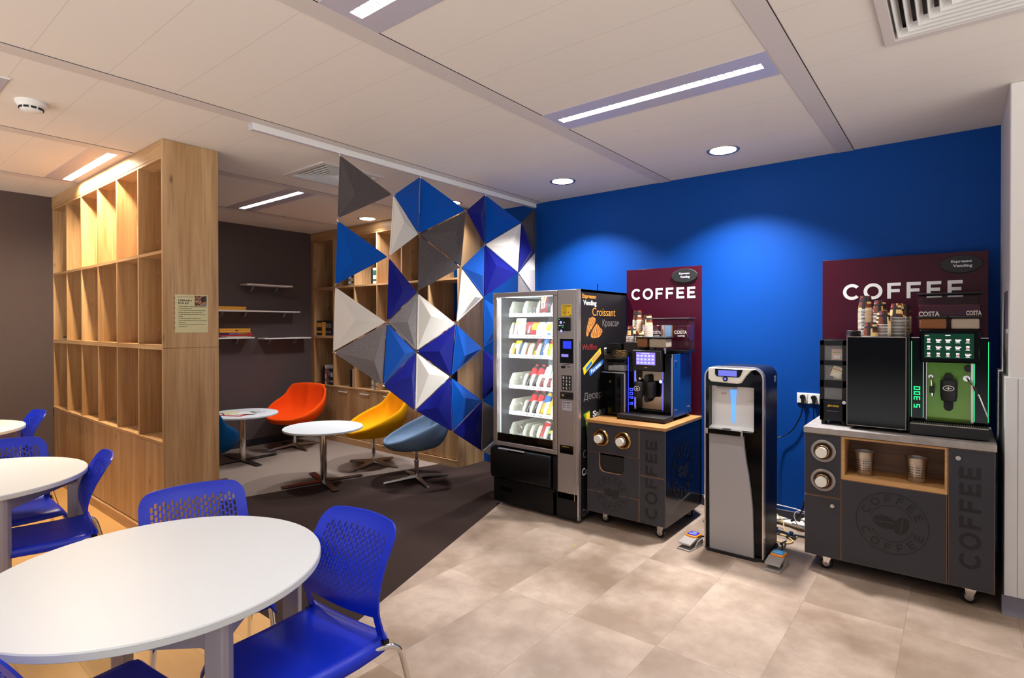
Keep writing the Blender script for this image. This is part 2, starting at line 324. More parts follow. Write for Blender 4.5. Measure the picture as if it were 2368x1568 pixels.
def place(g, word, at, u, v, h, gap=.3, m=0, fn=glyph, sx=1, nrm=None, th=.0012):
    """lay a word from point at along u with letter-up v"""
    u, v = Vector(u), Vector(v); n = Vector(nrm) if nrm else Vector((0, -1, 0)); x = 0
    for ch in word:
        if ch == ' ': x += .5; continue
        polys, w = fn(ch)
        for p in polys:
            q = [Vector(at)+u*((x+a)*h*sx)+v*(b*h) for a, b in p]; k = len(q)
            g.add([tuple(c+n*th) for c in q]+[tuple(c) for c in q], [tuple(range(k))]+[(i, (i+1) % k, k+(i+1) % k, k+i) for i in range(k)], m)
        x += w+gap
    return (x-gap)*h*sx
def wordw(word, gap, fn=glyph): return sum(fn(c)[1] if c != ' ' else .5 for c in word)+gap*(len(word)-1)
def fitword(g, word, x0, x1, z0, z1, y, gap=.3, m=0, fn=glyph):
    h = z1-z0; place(g, word, (x0, y, z0), (1, 0, 0), (0, 0, 1), h, gap, m, fn, (x1-x0)/(wordw(word, gap, fn)*h))
def vertword(g, word, x0, x1, z0, z1, y, gap=.3, m=0, fn=glyph):
    """reads upward: letter tops to the left"""
    h = x1-x0; place(g, word, (x1, y, z0), (0, 0, 1), (-1, 0, 0), h, gap, m, fn, (z1-z0)/(wordw(word, gap, fn)*h))
def coffee_logo(g, cx, cz, r, y, m=0, mu=1):
    def ring(ra, rb, a0=0, a1=360, n=64):
        for i in range(n):
            p, q = rad(a0+(a1-a0)*i/n), rad(a0+(a1-a0)*(i+1)/n)
            pts = [(cx+ra*cos(p), cz+ra*sin(p)), (cx+ra*cos(q), cz+ra*sin(q)), (cx+rb*cos(q), cz+rb*sin(q)), (cx+rb*cos(p), cz+rb*sin(p))]
            g.add([(a, y-.001, b) for a, b in pts], [(0, 1, 2, 3)], m)
    ring(r, r*.97); ring(r*.6, r*.575, 20, 165, 40); ring(r*.6, r*.575, 205, 345, 40)
    for up in (1, -1):
        wv = wordw('COFFEE', .28)
        x = 0
        for ch in 'COFFEE':
            polys, wd = glyph(ch); a = (x+wd/2)/wv-.5; ang = rad(90-a*150) if up > 0 else rad(270+a*150)
            rr = r*.79; c = Vector((cx+rr*cos(ang), y, cz+rr*sin(ang))); rad_ = Vector((cos(ang), 0, sin(ang)))*up
            tan = Vector((rad_.z, 0, -rad_.x)); hh = r*.25
            for p in polys:
                q = [c+tan*((u-wd/2)*hh)+rad_*((v-.5)*hh)+Vector((0, -.001, 0)) for u, v in p]; g.add([tuple(k) for k in q], [tuple(range(len(q)))], m)
            x += wd+.28
    for bx, bz, ba, bl, bw in ((-.18, .02, -12, .33, .21), (.27, -.03, 68, .30, .19)):
        for side in (1, -1):
            pts = []
            for i in range(15):
                a = pi*i/14; pts.append((bl*cos(a), side*(bw*sin(a)*.92+.018)))
            mid = [(bl*cos(pi*i/10)*.98, side*.015+.05*sin(2*pi*i/10)) for i in range(10, -1, -1)]
            P = pts+mid; out = []
            for a, b in P:
                ca, sa = cos(rad(ba)), sin(rad(ba)); out.append((cx+r*(bx+a*ca-b*sa), y-.001-(.0003 if ba > 0 else 0), cz+r*(bz+a*sa+b*ca)))
            n = len(pts); vs = out
            for i in range(n-1):
                t0, t1 = i/(n-1), (i+1)/(n-1); k = len(mid)-1
                def at(t):
                    j = (1-t)*k; a = int(j); f = j-a; b_ = min(a+1, k); A, B_ = out[n+a], out[n+b_]; return tuple(A[q]*(1-f)+B_[q]*f for q in range(3))
                g.add([out[i], out[i+1], at(t1), at(t0)], [(0, 1, 2, 3)], m)
def area(name, loc, size, power, color, rot=(0, 0, 0), spread=180, shape='RECTANGLE'):
    l = bpy.data.lights.new(name, 'AREA'); l.shape = shape; l.size = size[0]
    if shape != 'DISK': l.size_y = size[1]
    l.energy = power; l.color = color; l.spread = rad(spread)
    o = bpy.data.objects.new(name, l); COL.objects.link(o); o.location = loc; o.rotation_euler = rot; return o
def struct(g, name, mats, **k): return g.build(name, mats, kind='structure', **k)

# ---------------- setting ----------------
g = G(); g.add([(-7.12, 1.50, 0), (-7.12, 4.8, 0), (-4.425, 4.8, 0), (-4.58, 4.2, 0), (-5.28, 1.50, 0)], [(0, 4, 3, 2, 1)]); struct(g, 'floor_light_carpet', M['carpl'], smooth=0)
g = G(); g.add([(-5.28, 1.50, 0), (-4.58, 4.2, 0), (-4.425, 4.8, 0), (-3.4676, 4.8, 0), (-2.36, 1.50, 0)], [(0, 4, 3, 2, 1)]); struct(g, 'floor_dark_carpet', M['carpd'], smooth=0)
g = G(); g.add([(-2.36, 1.50, 0), (-3.4676, 4.8, 0), (2.7, 4.8, 0), (2.7, -2.4, 0), (-1.052, -2.4, 0)], [(0, 4, 3, 2, 1)][:1]); struct(g, 'floor_stone', M['stone'], smooth=0)
g = G(); g.add([(-7.12, 1.50, 0), (-2.36, 1.50, 0), (-1.052, -2.4, 0), (-7.12, -2.4, 0)], [(0, 3, 2, 1)]); struct(g, 'floor_wood', M['planks'], smooth=0)
g = G(); g.box(-7.25, 4.8, 0, 2.7, 4.95, H+.1); struct(g, 'wall_blue', M['blue_wall'], smooth=0)
g = G(); g.box(-7.25, -2.4, 0, -7.12, 4.8, H+.1); struct(g, 'wall_left', M['dark_wall'], smooth=0)
g = G(); g.box(-4.15, 4.786, 0, .22, 4.80, .085); g.box(-4.15, 4.784, .082, .22, 4.80, .088, 1); struct(g, 'baseboard_blue_wall', [M['skirt'], M['skirtgrey']], smooth=0)
g = G(); g.box(-7.12, -2.4, 0, -7.107, 4.35, .09); struct(g, 'baseboard_left', M['skirt'], smooth=0)
g = G(); g.box(.222, 4.0, 0, 2.4, 4.8, H); struct(g, 'wall_column', M['column'], bevel=.006)
g = G(); g.box(.204, 3.985, .095, 2.41, 4.8, 1.27); struct(g, 'trim_1', M['cladding'], bevel=.003)
g = G(); g.box(.2565, 3.9838, .10, .258, 3.9852, 1.265); struct(g, 'trim_2', M['skirtgrey'], smooth=0)
g = G(); g.prism([(3.965, 0), (3.985, .03), (3.985, .10), (4.8, .10), (4.8, 0)], .195, 2.42, 'x'); struct(g, 'baseboard_column', M['skirtgrey'])
# ceiling with holes
LIN = [(-1.36, 1.42, NEUT, 'ledw'), (-1.36, 2.96, NEUT, 'ledw'), (-5.56, 1.415, WARM, 'ledwarm'), (-5.56, 2.96, NEUT, 'ledw'), (-1.36, -.12, NEUT, 'ledw'), (-4.16, -.6, NEUT, 'ledw'), (1.44, 1.42, NEUT, 'ledw'), (-5.56, -.12, NEUT, 'ledw')]  # fixtures out of view are added for even light
DWN = [(-1.355, 4.21), (-2.77, 4.21), (-4.17, 4.21), (-5.58, 4.20)]
VEN = [(-4.20, 2.815, .60), (.04, 2.80, .60)]
holes = [(x-.6, y-.031, x+.6, y+.031) for x, y, c, e in LIN]+[(x-.27, y-.27, x+.27, y+.27) for x, y, s in VEN]
xs = sorted({-7.12, 2.7}|{v for h in holes for v in (h[0], h[2])}); ys = sorted({-2.4, 4.8}|{v for h in holes for v in (h[1], h[3])})
g = G()
for i in range(len(xs)-1):
    for j in range(len(ys)-1):
        cx, cy = (xs[i]+xs[i+1])/2, (ys[j]+ys[j+1])/2
        if any(a < cx < c and b < cy < d for a, b, c, d in holes): continue
        g.add([(xs[i], ys[j], H), (xs[i+1], ys[j], H), (xs[i+1], ys[j+1], H), (xs[i], ys[j+1], H)], [(0, 3, 2, 1)])
struct(g, 'ceiling', M['ceil'], smooth=0, weld=True)
g = G(); g.box(-7.25, -2.4, H+.12, 2.7, 4.95, H+.2); struct(g, 'ceiling_slab', M['gap'], smooth=0)
n = 0
for k in range(-4, 3):
    x = -.647+1.4075*k
    if not -7.1 < x < 2.6: continue
    n += 1; g = G()
    y0 = -2.4
    g.box(x-.054, y0, H-.004, x+.050, 4.8, H+.001, 0); g.box(x+.050, y0, H-.0015, x+.055, 4.8, H+.001, 1); struct(g, 'trim_%d' % (n+2), [M['band'], M['gap']], smooth=0)  # dark strip paints the shadow gap beside each band
# light fixtures
LL = ['linear ceiling light cut off by the top edge of the photo', 'linear ceiling light with white louvres before the blue wall', 'warm linear ceiling light close beside the tall bookcase', 'linear ceiling light over the lounge, half way to dark wall', 'added unseen ceiling light above the white dining tables', 'added unseen ceiling light over the second dining table', 'added unseen ceiling light beside the square vent', 'added unseen ceiling light near the left wall over far table']
for i, (x, y, c, e) in enumerate(LIN):
    t = thing('ceiling_light', LL[i], 'ceiling light', (x, y, H), group='linear ceiling lights')
    g = G()
    for a, b, cc, d in ((-.65, -.15, .65, -.031), (-.65, .031, .65, .15), (-.65, -.031, -.6, .031), (.6, -.031, .65, .031)): g.box(x+a, y+b, H-.003, x+cc, y+d, H+.001)
    g.build('mounting_plate', M['plate'], t, smooth=0)
    g = G(); g.box(x-.6, y-.031, H+.040, x+.6, y+.031, H+.042); g.build('diffuser', M[e], t, smooth=0)
    g = G()
    for s in (-1, 1):
        g.add([(x-.6, y+s*.031, H-.001), (x+.6, y+s*.031, H-.001), (x+.6, y+s*.026, H+.04), (x-.6, y+s*.026, H+.04)], [(0, 1, 2, 3)])
        g.add([(x+s*.6, y-.031, H-.001), (x+s*.6, y+.031, H-.001), (x+s*.6, y+.031, H+.04), (x+s*.6, y-.031, H+.04)], [(0, 1, 2, 3)])
    for k in range(30):
        a = x-.6+1.2*(k+.5)/30; g.prism([(a-.004, H), (a+.004, H), (a+.001, H+.022), (a-.001, H+.022)], y-.028, y+.028, 'y')
    g.build('louvre', M['fin'], t, smooth=0)
    area('lamp_linear', (x, y, H+.038 if i != 2 else H+.010), (1.18, .05), [22, 32, 120, 38, 20, 24, 26, 22][i], c)
for i, (x, y) in enumerate(DWN):
    t = thing('downlight', ['round downlight above the water dispenser, nearest the second grey band', 'round downlight on the ceiling above the vending machine', 'round downlight half hidden behind the hanging blue triangles', 'round downlight above the far bookcase with the orange chair'][i], 'ceiling light', (x, y, H), group='round downlights along the blue wall')
    g = G(); g.lathe([(.092, H-.002), (.112, H-.006), (.118, H)], (x, y, 0), 40, cap=False); g.build('trim_ring', M['silverlt'], t)
    g = G(); g.lathe([(.0, H-.004), (.093, H-.002)], (x, y, 0), 40, cap=False); g.build('diffuser', M['disc'], t)
    area('lamp_down', (x, y, H-.008), (.17,), [48, 46, 24, 16][i], (.98, .97, 1.0), spread=112, shape='DISK')
for i, (x, y, s) in enumerate(VEN):
    t = thing('air_vent', ['square ceiling air diffuser behind the hanging triangles', 'large square ceiling air diffuser at the upper right corner of the ceiling'][i], 'vent', (x, y, H), group='square ceiling air diffusers')
    def sq(g, r0, z0, r1, z1):
        for q in range(4):
            T = Matrix.Translation((x, y, 0)) @ Matrix.Rotation(q*pi/2, 4, 'Z'); g.T = T
            g.add([(-r0, -r0, z0), (r0, -r0, z0), (r1, -r1, z1), (-r1, -r1, z1)], [(0, 1, 2, 3)])
        g.T = None
    g = G(); sq(g, .305, H, .300, H-.012); sq(g, .300, H-.012, .262, H-.012); sq(g, .262, H-.012, .255, H+.02); g.build('frame', M['band'], t, smooth=0)
    g = G()
    for k in range(6): r = .25-.038*k; sq(g, r, H-.008, r-.020, H+.026); sq(g, r-.002, H-.008, r-.002, H+.004)
    g.build('blades', M['column'], t, smooth=0)
    g = G(); g.box(x-.27, y-.27, H+.05, x+.27, y+.27, H+.06); g.build('duct', M['gap'], t, smooth=0)
g = G(); g.lathe([(0, H-.055), (.04, H-.055), (.052, H-.048), (.055, H-.034), (.062, H-.030), (.070, H-.016), (.074, H-.014), (.074, H)], (-4.19, .80, 0), 32, ms=[0]*7)
for k in range(10):
    a = 2*pi*k/10; g.T = Matrix.Translation((-4.19, .80, 0)) @ Matrix.Rotation(a, 4, 'Z'); g.box(.049, -.012, H-.045, .057, .012, H-.034, 1)
g.T = None
tag(g.build('smoke_detector', [M['white'], M['matt']]), 'round white smoke detector on the ceiling at the left', 'smoke detector')
g = G(); g.box(-4.60, .36, H-.006, -3.87, .652, H-.0005); g.box(-3.875, .36, H-.008, -3.868, .655, H-.0005, 1); tag(g.build('ceiling_panel', [M['plate'], M['white']]), 'small flat ceiling inspection panel above the smoke detector, at the left edge', 'panel')
# rail for hanging panels
g = G(); g.box(-3.535, 1.745, H-.045, -3.49, 4.80, H-.004); g.box(-3.527, 1.75, H-.047, -3.498, 4.80, H-.044, 1); g.box(-3.535, 1.742, H-.045, -3.49, 1.747, H-.004, 1)
tag(g.build('hanging_rail', [M['white'], M['plate']], bevel=.002), 'long white ceiling rail the blue and grey triangles hang from', 'rail')
g = G(); g.box(.2185, 4.085, 1.53, .2215, 4.375, 1.74); tag(g.build('notice_plate', M['skirtgrey']), 'thin grey plate on the shaded side of the white column', 'plate')

# ---------------- bookcases ----------------
def bookcase(label, x0, pitch, ncol, xend, y0, y1, left, doors_handles, back, endskin=False):
    """upright cubby bookcase; x0 = left inner face, columns go right"""
    t = thing('bookcase', label, 'bookcase', ((x0+xend)/2, (y0+y1)/2, 0)); T = .02
    # carcass: uprights, shelves, header
    g = G()
    for k in range(ncol):
        a = x0+pitch*k; g.box(a-T/2, y0, .735, a+T/2, y1-.001, 2.712)
    g.build('upright_panels', M['oak'], t, smooth=0)
    for z0, z1 in ((1.383, 1.417), (2.056, 2.078), (2.712, 2.732)):
        g = G(); g.box(x0-.01, y0-.001, z0, xend-.0225, y1-.002, z1); g.build('shelf', M['oakh'], t, smooth=0)
    g = G(); g.box(left, y0-.004, 2.7325, xend-.0225, y1-.001, H-.002); g.build('header_panel', M['oakh'], t, smooth=0)
    g = G(); g.box(left, y0+.02, .075, xend-.001, y1-.01, .722); g.build('cabinet_body', M['oak'], t, smooth=0)
    g = G(); g.box(left, y0-.006, .722, xend-.0225, y1-.003, .742); g.build('ledge', M['oakh'], t, smooth=0)
    g = G(); g.box(left, y0-.018, .0, xend-.0225, y1-.01, .075); g.build('plinth', M['oakh'], t, smooth=0)
    for k in range(ncol):
        a, b = x0+pitch*k+.0015, x0+pitch*(k+1)-.0015
        if k == ncol-1: b = min(b, xend-.022) if not endskin else b
        g = G(); g.box(a, y0, .082, b, y0+.019, .718); d = g.build('door', M['oak'], t, smooth=0, bevel=.0008, bseg=1)
        if doors_handles:
            g = G(); c = (a+b)/2; h = .085; zz = .672
            g.box(c-h, y0-.03, zz, c+h, y0-.022, zz+.012); g.box(c-h+.012, y0-.024, zz+.001, c-h+.022, y0, zz+.011); g.box(c+h-.022, y0-.024, zz+.001, c+h-.012, y0, zz+.011)
            g.build('handle', M['column'], d, bevel=.001)
    g = G()
    if left < x0-.02: g.box(left, y0+.005, .0, x0-.01, y0+.03, H-.003)
    g.build('filler_strip', M['oak'], t, smooth=0) if g.v else None
    for za, zb in ((0, 1.394), (1.396, H-.002)): g = G(); g.box(xend-.022, y0-.004 if za else y0-.019, za, xend, y1, zb) if False else g.box(xend-.022, y0-.004, za, xend, y1, zb); g.build('end_panel', M['oak'], t, smooth=0, bevel=.0008, bseg=1)
    if back:
        g = G(); g.box(left, y1-.012, .02, xend-.002, y1-.001, H-.003); g.build('back_panel', M['oak'], t, smooth=0)
        for k in range(1, ncol+1):
            for z in (1.53, 1.29, 1.96, 2.19, 2.60):
                g = G(); a = x0+pitch*(k-1)+T/2; g.disk((a, y0+.13, z), .012, .0015, 'x', 12); g.build('fitting_cap', M['ply'], t)
    return t
bookcase('tall oak bookcase dividing the dining area, lit warm at its top', -7.106, .4685, 6, -4.287, 1.517, 1.885, -7.12, False, True, True)
bookcase('oak bookcase of the lounge on the blue wall behind the hanging triangles', -7.045, .4655, 6, -4.232, 4.39, 4.797, -7.12, True, False)

def book(x, y, z, w, d, h, c, tilt=0, m2=None):
    g = G(); cov = .003
    g.T = Matrix.Translation((x, y, z)) @ Matrix.Rotation(tilt, 4, 'Y')
    g.box(0, 0, 0, cov, d, h, 0); g.box(w-cov, 0, 0, w, d, h, 0); g.box(0, -.001, 0, w, cov, h, 0); g.box(cov, cov, .004, w-cov, d-.004, h-.004, 1)
    if m2: g.box(.002, -.0018, h*.18, w-.002, .001, h*.30, 2); g.box(.002, -.0018, h*.55, w-.002, .001, h*.85, 2)
    return g.build('book', [c, M['white'], m2 or M['white']])
def bmat(n, h): M[n] = mat(n, h, .5); return M[n]
BC = {k: bmat('cover_'+k, v) for k, v in dict(black='101012', yellow='E0A24A', maroon='3A1218', navy='101C50', red='C01820', white='D8D4CC', teal='1C4A52', grey='7A7672', green='1E5A46', brown='4A3024', cream='C8BFA6').items()}
Y2 = 4.42
def shelf_books(lst, where, group, z):
    cn = {}
    for x, w, h, c, c2, lab in lst:
        o = book(x, Y2, z+.001, w, .16, h, BC[c], 0, BC[c2] if c2 else None); tag(o, lab, 'book', group)
S1 = [(-7.02, .12, .205, 'black', 'yellow', 'thick black book with small yellow marks, beside the yellow book, far bookcase'), (-6.895, .085, .185, 'yellow', None, 'yellow book between two black books in the far bookcase'), (-6.805, .07, .195, 'black', 'grey', 'black book with grey letters right of the yellow book'), (-6.73, .06, .19, 'maroon', 'grey', 'dark maroon book with grey lettering, second right of the yellow book'), (-6.665, .07, .195, 'navy', None, 'dark navy book ending the row beside the yellow book')]
shelf_books(S1, 'a', 'books in the middle left cubby of the far bookcase', 1.417)
S2 = [(-6.915, .03, .20, 'brown', None, 'small brown book at the left end of the lowest full book row'), (-6.88, .05, .25, 'black', None, 'tall black book left of the white book in the lowest left cubby'), (-6.826, .035, .265, 'white', 'grey', 'tall white book left of the red spine in the lowest left cubby'), (-6.785, .032, .215, 'red', None, 'narrow red book in the lowest left cubby of the far bookcase'), (-6.75, .055, .215, 'teal', 'grey', 'dark teal book just right of the red spine'), (-6.69, .05, .20, 'black', 'white', 'black book with white lettering, lowest left cubby'), (-6.637, .045, .225, 'grey', 'black', 'grey and black book at the right end of the lowest left cubby')]
shelf_books(S2, 'b', 'books in the lowest left cubby of the far bookcase', .742)
shelf_books([(-6.25, .045, .225, 'black', None, 'dark book leaning place left of a cream book, second lowest cubby'), (-6.20, .05, .24, 'cream', None, 'cream book beside a dark one in the second lowest cubby')], 'c', 'pair of books in the second lowest cubby', .742)
shelf_books([(-5.80, .05, .21, 'cream', 'grey', 'cream book seen under the grey triangle, lowest shelf'), (-5.745, .03, .20, 'grey', None, 'grey book third in the row under the grey triangle'), (-5.712, .025, .17, 'white', 'black', 'thin white book under the grey triangle'), (-5.684, .026, .16, 'brown', None, 'small brown book at the end of the row under the grey triangle')], 'd', 'books under the grey felt triangle', .742)
shelf_books([(-6.28, .06, .17, 'grey', 'white', 'grey picture book at the upper shelf, partly behind the blue triangle'), (-6.215, .06, .18, 'cream', 'brown', 'cream and brown picture book on the upper shelf')], 'e', 'pair of picture books on the upper shelf', 2.078)
shelf_books([(-5.80, .035, .19, 'black', None, 'thin black book standing on the upper shelf beside a green and white one'), (-5.762, .085, .20, 'white', 'green', 'white and green picture book standing on the upper shelf')], 'f', 'black book and green white book on the upper shelf', 2.078)
shelf_books([(-4.52, .05, .20, 'red', None, 'red book in the middle right cubby, seen above a white triangle'), (-4.465, .06, .18, 'white', 'grey', 'white book beside a red one in the middle right cubby'), (-4.63, .04, .22, 'white', None, 'narrow white book left of the red book, middle right cubby')], 'g', 'books in the middle right cubby', 1.417)
shelf_books([(-4.56, .035, .2, 'teal', None, 'teal book in the lowest right cubby beside the end panel'), (-4.52, .04, .18, 'white', 'teal', 'white and teal book in the lowest right cubby'), (-4.475, .045, .17, 'cream', None, 'cream book in the lowest right cubby'), (-4.425, .05, .15, 'teal', None, 'short teal book at the right end of the lowest right cubby')], 'h', 'books in the lowest right cubby', .742)
shelf_books([(-5.36, .06, .06, 'white', 'grey', 'small white booklet in the middle cubby behind the triangles')], 'i', None, 1.417)
g = G(); g.box(-4.797, 1.522, 2.079, -4.780, 1.80, 2.30); tag(g.build('white_binder', M['white'], bevel=.002), 'thin white binder standing in the brightly lit top row of the tall bookcase', 'binder')
g = G(); g.box(-7.08, 1.56, 1.418, -6.80, 1.78, 1.432); g.prism([(-7.04, 1.433), (-6.86, 1.433), (-6.86, 1.438), (-7.04, 1.446)], 1.58, 1.76, 'y', 1)
tag(g.build('magazine', [BC['cream'], BC['black']], bevel=.001), 'magazine lying flat in the far cubby of the tall bookcase', 'magazine')

# library rules sheet on the end panel
t = thing('rules_notice', 'laminated cream library rules sheet on the oak end panel', 'notice', (-4.283, 1.70, 1.64)); X = -4.2825
g = G(); g.box(-4.2866, 1.588, 1.503, X, 1.808, 1.773, 0); g.build('sheet', M['paper'], t, smooth=0)
g = G()
for i in range(7): z = 1.53+.035*i; g.box(-4.2868, 1.582, z, -4.2845, 1.589, z+.015)
g.build('tape', M['acryl'], t)
text('IngramMicroGBS', M['greyprint'], t, (X+.0003, 1.656, 1.756), .105, .010, '+x')
text('LIBRARY\nRULES', M['ink'], t, (X+.0003, 1.656, 1.722), .094, .032, '+x', bold=.02)
L = ['1.  Each associate can take books and read them in', 'the Canteen library area.', '2.  If you decide to take book home, please fill the', 'important information in the "Borrowers list".', "3.  Please don't keep book at home for more than", '10 days.', '4.  No food and drinks in the library area.', '5.  Let us keep the library clean and treat the books', 'with respect.', '6.  Please put your books back in the section you', 'took them from.']
WD = [.185, .09, .18, .16, .18, .03, .15, .188, .05, .178, .06]
for i, (s, wd) in enumerate(zip(L, WD)): text(s, M['ink'], t, (X+.0003, 1.610+wd/2, 1.689-.0143*i), wd, .0072, '+x', bold=.01)
pic = [(mat('photo%d' % i, c, .6)) for i, c in enumerate(['8A6A50', '4A2E2E', 'B08A6A', '2A1C24', '6A8A9A', '9A5A40'])]
g = G(); random.seed(3)
for i in range(9):
    for j in range(9): g.add([(X+.0004, 1.716+.0092*i, 1.693+.0083*j), (X+.0004, 1.716+.0092*(i+1), 1.693+.0083*j), (X+.0004, 1.716+.0092*(i+1), 1.693+.0083*(j+1)), (X+.0004, 1.716+.0092*i, 1.693+.0083*(j+1))], [(0, 1, 2, 3)], 3 if (i in (5, 6) and 3 < j < 8) else 1 if i > 6 and j > 3 else 4 if (i > 5 and j == 1) else random.choice([0, 0, 2, 2, 1, 5]))
g.build('photo', pic, t, smooth=0)

# wall shelves on the dark wall (x = -7.12, fronts at x = -6.93)
SH = [(3.395, 4.01, 2.065, 'highest small white shelf on the dark wall'), (2.48, 3.30, 1.728, 'left half of the long white wall shelf holding the yellow box'), (3.302, 4.114, 1.728, 'right half of the long white wall shelf, empty'), (2.66, 3.489, 1.392, 'lower left white wall shelf holding the stacked game boxes'), (3.62, 4.275, 1.378, 'lower right white wall shelf with a slim black tablet')]
for a, b, z, lb in SH:
    t = thing('wall_shelf', lb, 'shelf', (-7.02, (a+b)/2, z), group='white shelves on the dark wall')
    g = G(); g.box(-7.119, a, z, -6.93, b, z+.018); g.build('board', M['white'], t, bevel=.0015)
    for y in (a+.13, b-.16):
        g = G(); pts = [(-7.119, z-.07), (-7.119, z)]+[(-7.119+.075*sin(q*pi/16), z-.07*(1-cos(0))-.0+(-.07*cos(q*pi/16))*1) for q in range(8, -1, -1)]
        g.prism([(-7.119, z), (-7.035, z), (-7.045, z-.028), (-7.07, z-.055), (-7.10, z-.068), (-7.119, z-.07)], y-.016, y+.016, 'y'); g.build('bracket', M['skirtgrey'], t, bevel=.003)
def gamebox(name, x0, y0, z0, x1, y1, z1, ms, lab, cat='box', extra=None):
    g = G(); g.box(x0, y0, z0, x1, y1, (z0+z1)/2-.0006); g.box(x0-.001, y0-.001, (z0+z1)/2+.0006, x1+.001, y1+.001, z1)
    if extra: extra(g)
    return tag(g.build(name, ms, bevel=.002), lab, cat)
gamebox('wooden_game_box', -7.10, 3.02, 1.7465, -6.94, 3.385, 1.789, [M['gbox']], 'yellow wooden box alone on the long white shelf')
def cl(g): g.box(-6.94, 3.25, 1.487, -6.936, 3.275, 1.502, 1)
gamebox('wooden_game_box', -7.10, 3.06, 1.4665, -6.94, 3.437, 1.519, [M['gbox'], M['black']], 'yellow wooden box with a black clasp on top of the game boxes', extra=cl)
t = thing('board_game_box', 'red and navy board game box under the yellow clasp box', 'box', (-7.02, 3.26, 1.4265))
g = G(); g.box(-7.105, 3.04, 1.4265, -6.935, 3.455, 1.4655, 0); g.box(-6.936, 3.04, 1.440, -6.934, 3.41, 1.4645, 1); g.box(-6.9345, 3.30, 1.444, -6.9335, 3.40, 1.462, 2); g.build('carton', [M['red'], BC['navy'], M['gold']], t, bevel=.001)
text('DOMINATE BY COLOUR', M['white'], t, (-6.9332, 3.235, 1.4525), .13, .010, '+x', bold=.02)
g = G(); g.box(-7.09, 3.14, 1.4105, -6.932, 3.442, 1.4175); g.box(-7.09, 3.08, 1.4175, -6.94, 3.40, 1.4255); tag(g.build('thin_boxed_game', [BC['cream']], bevel=.001), 'flat cream booklets at the bottom of the game box pile', 'booklet')
g = G(); g.box(-7.09, 3.72, 1.3965, -6.98, 3.93, 1.403); tag(g.build('tablet', M['black'], bevel=.002), 'slim black tablet lying on the lower right wall shelf', 'tablet')

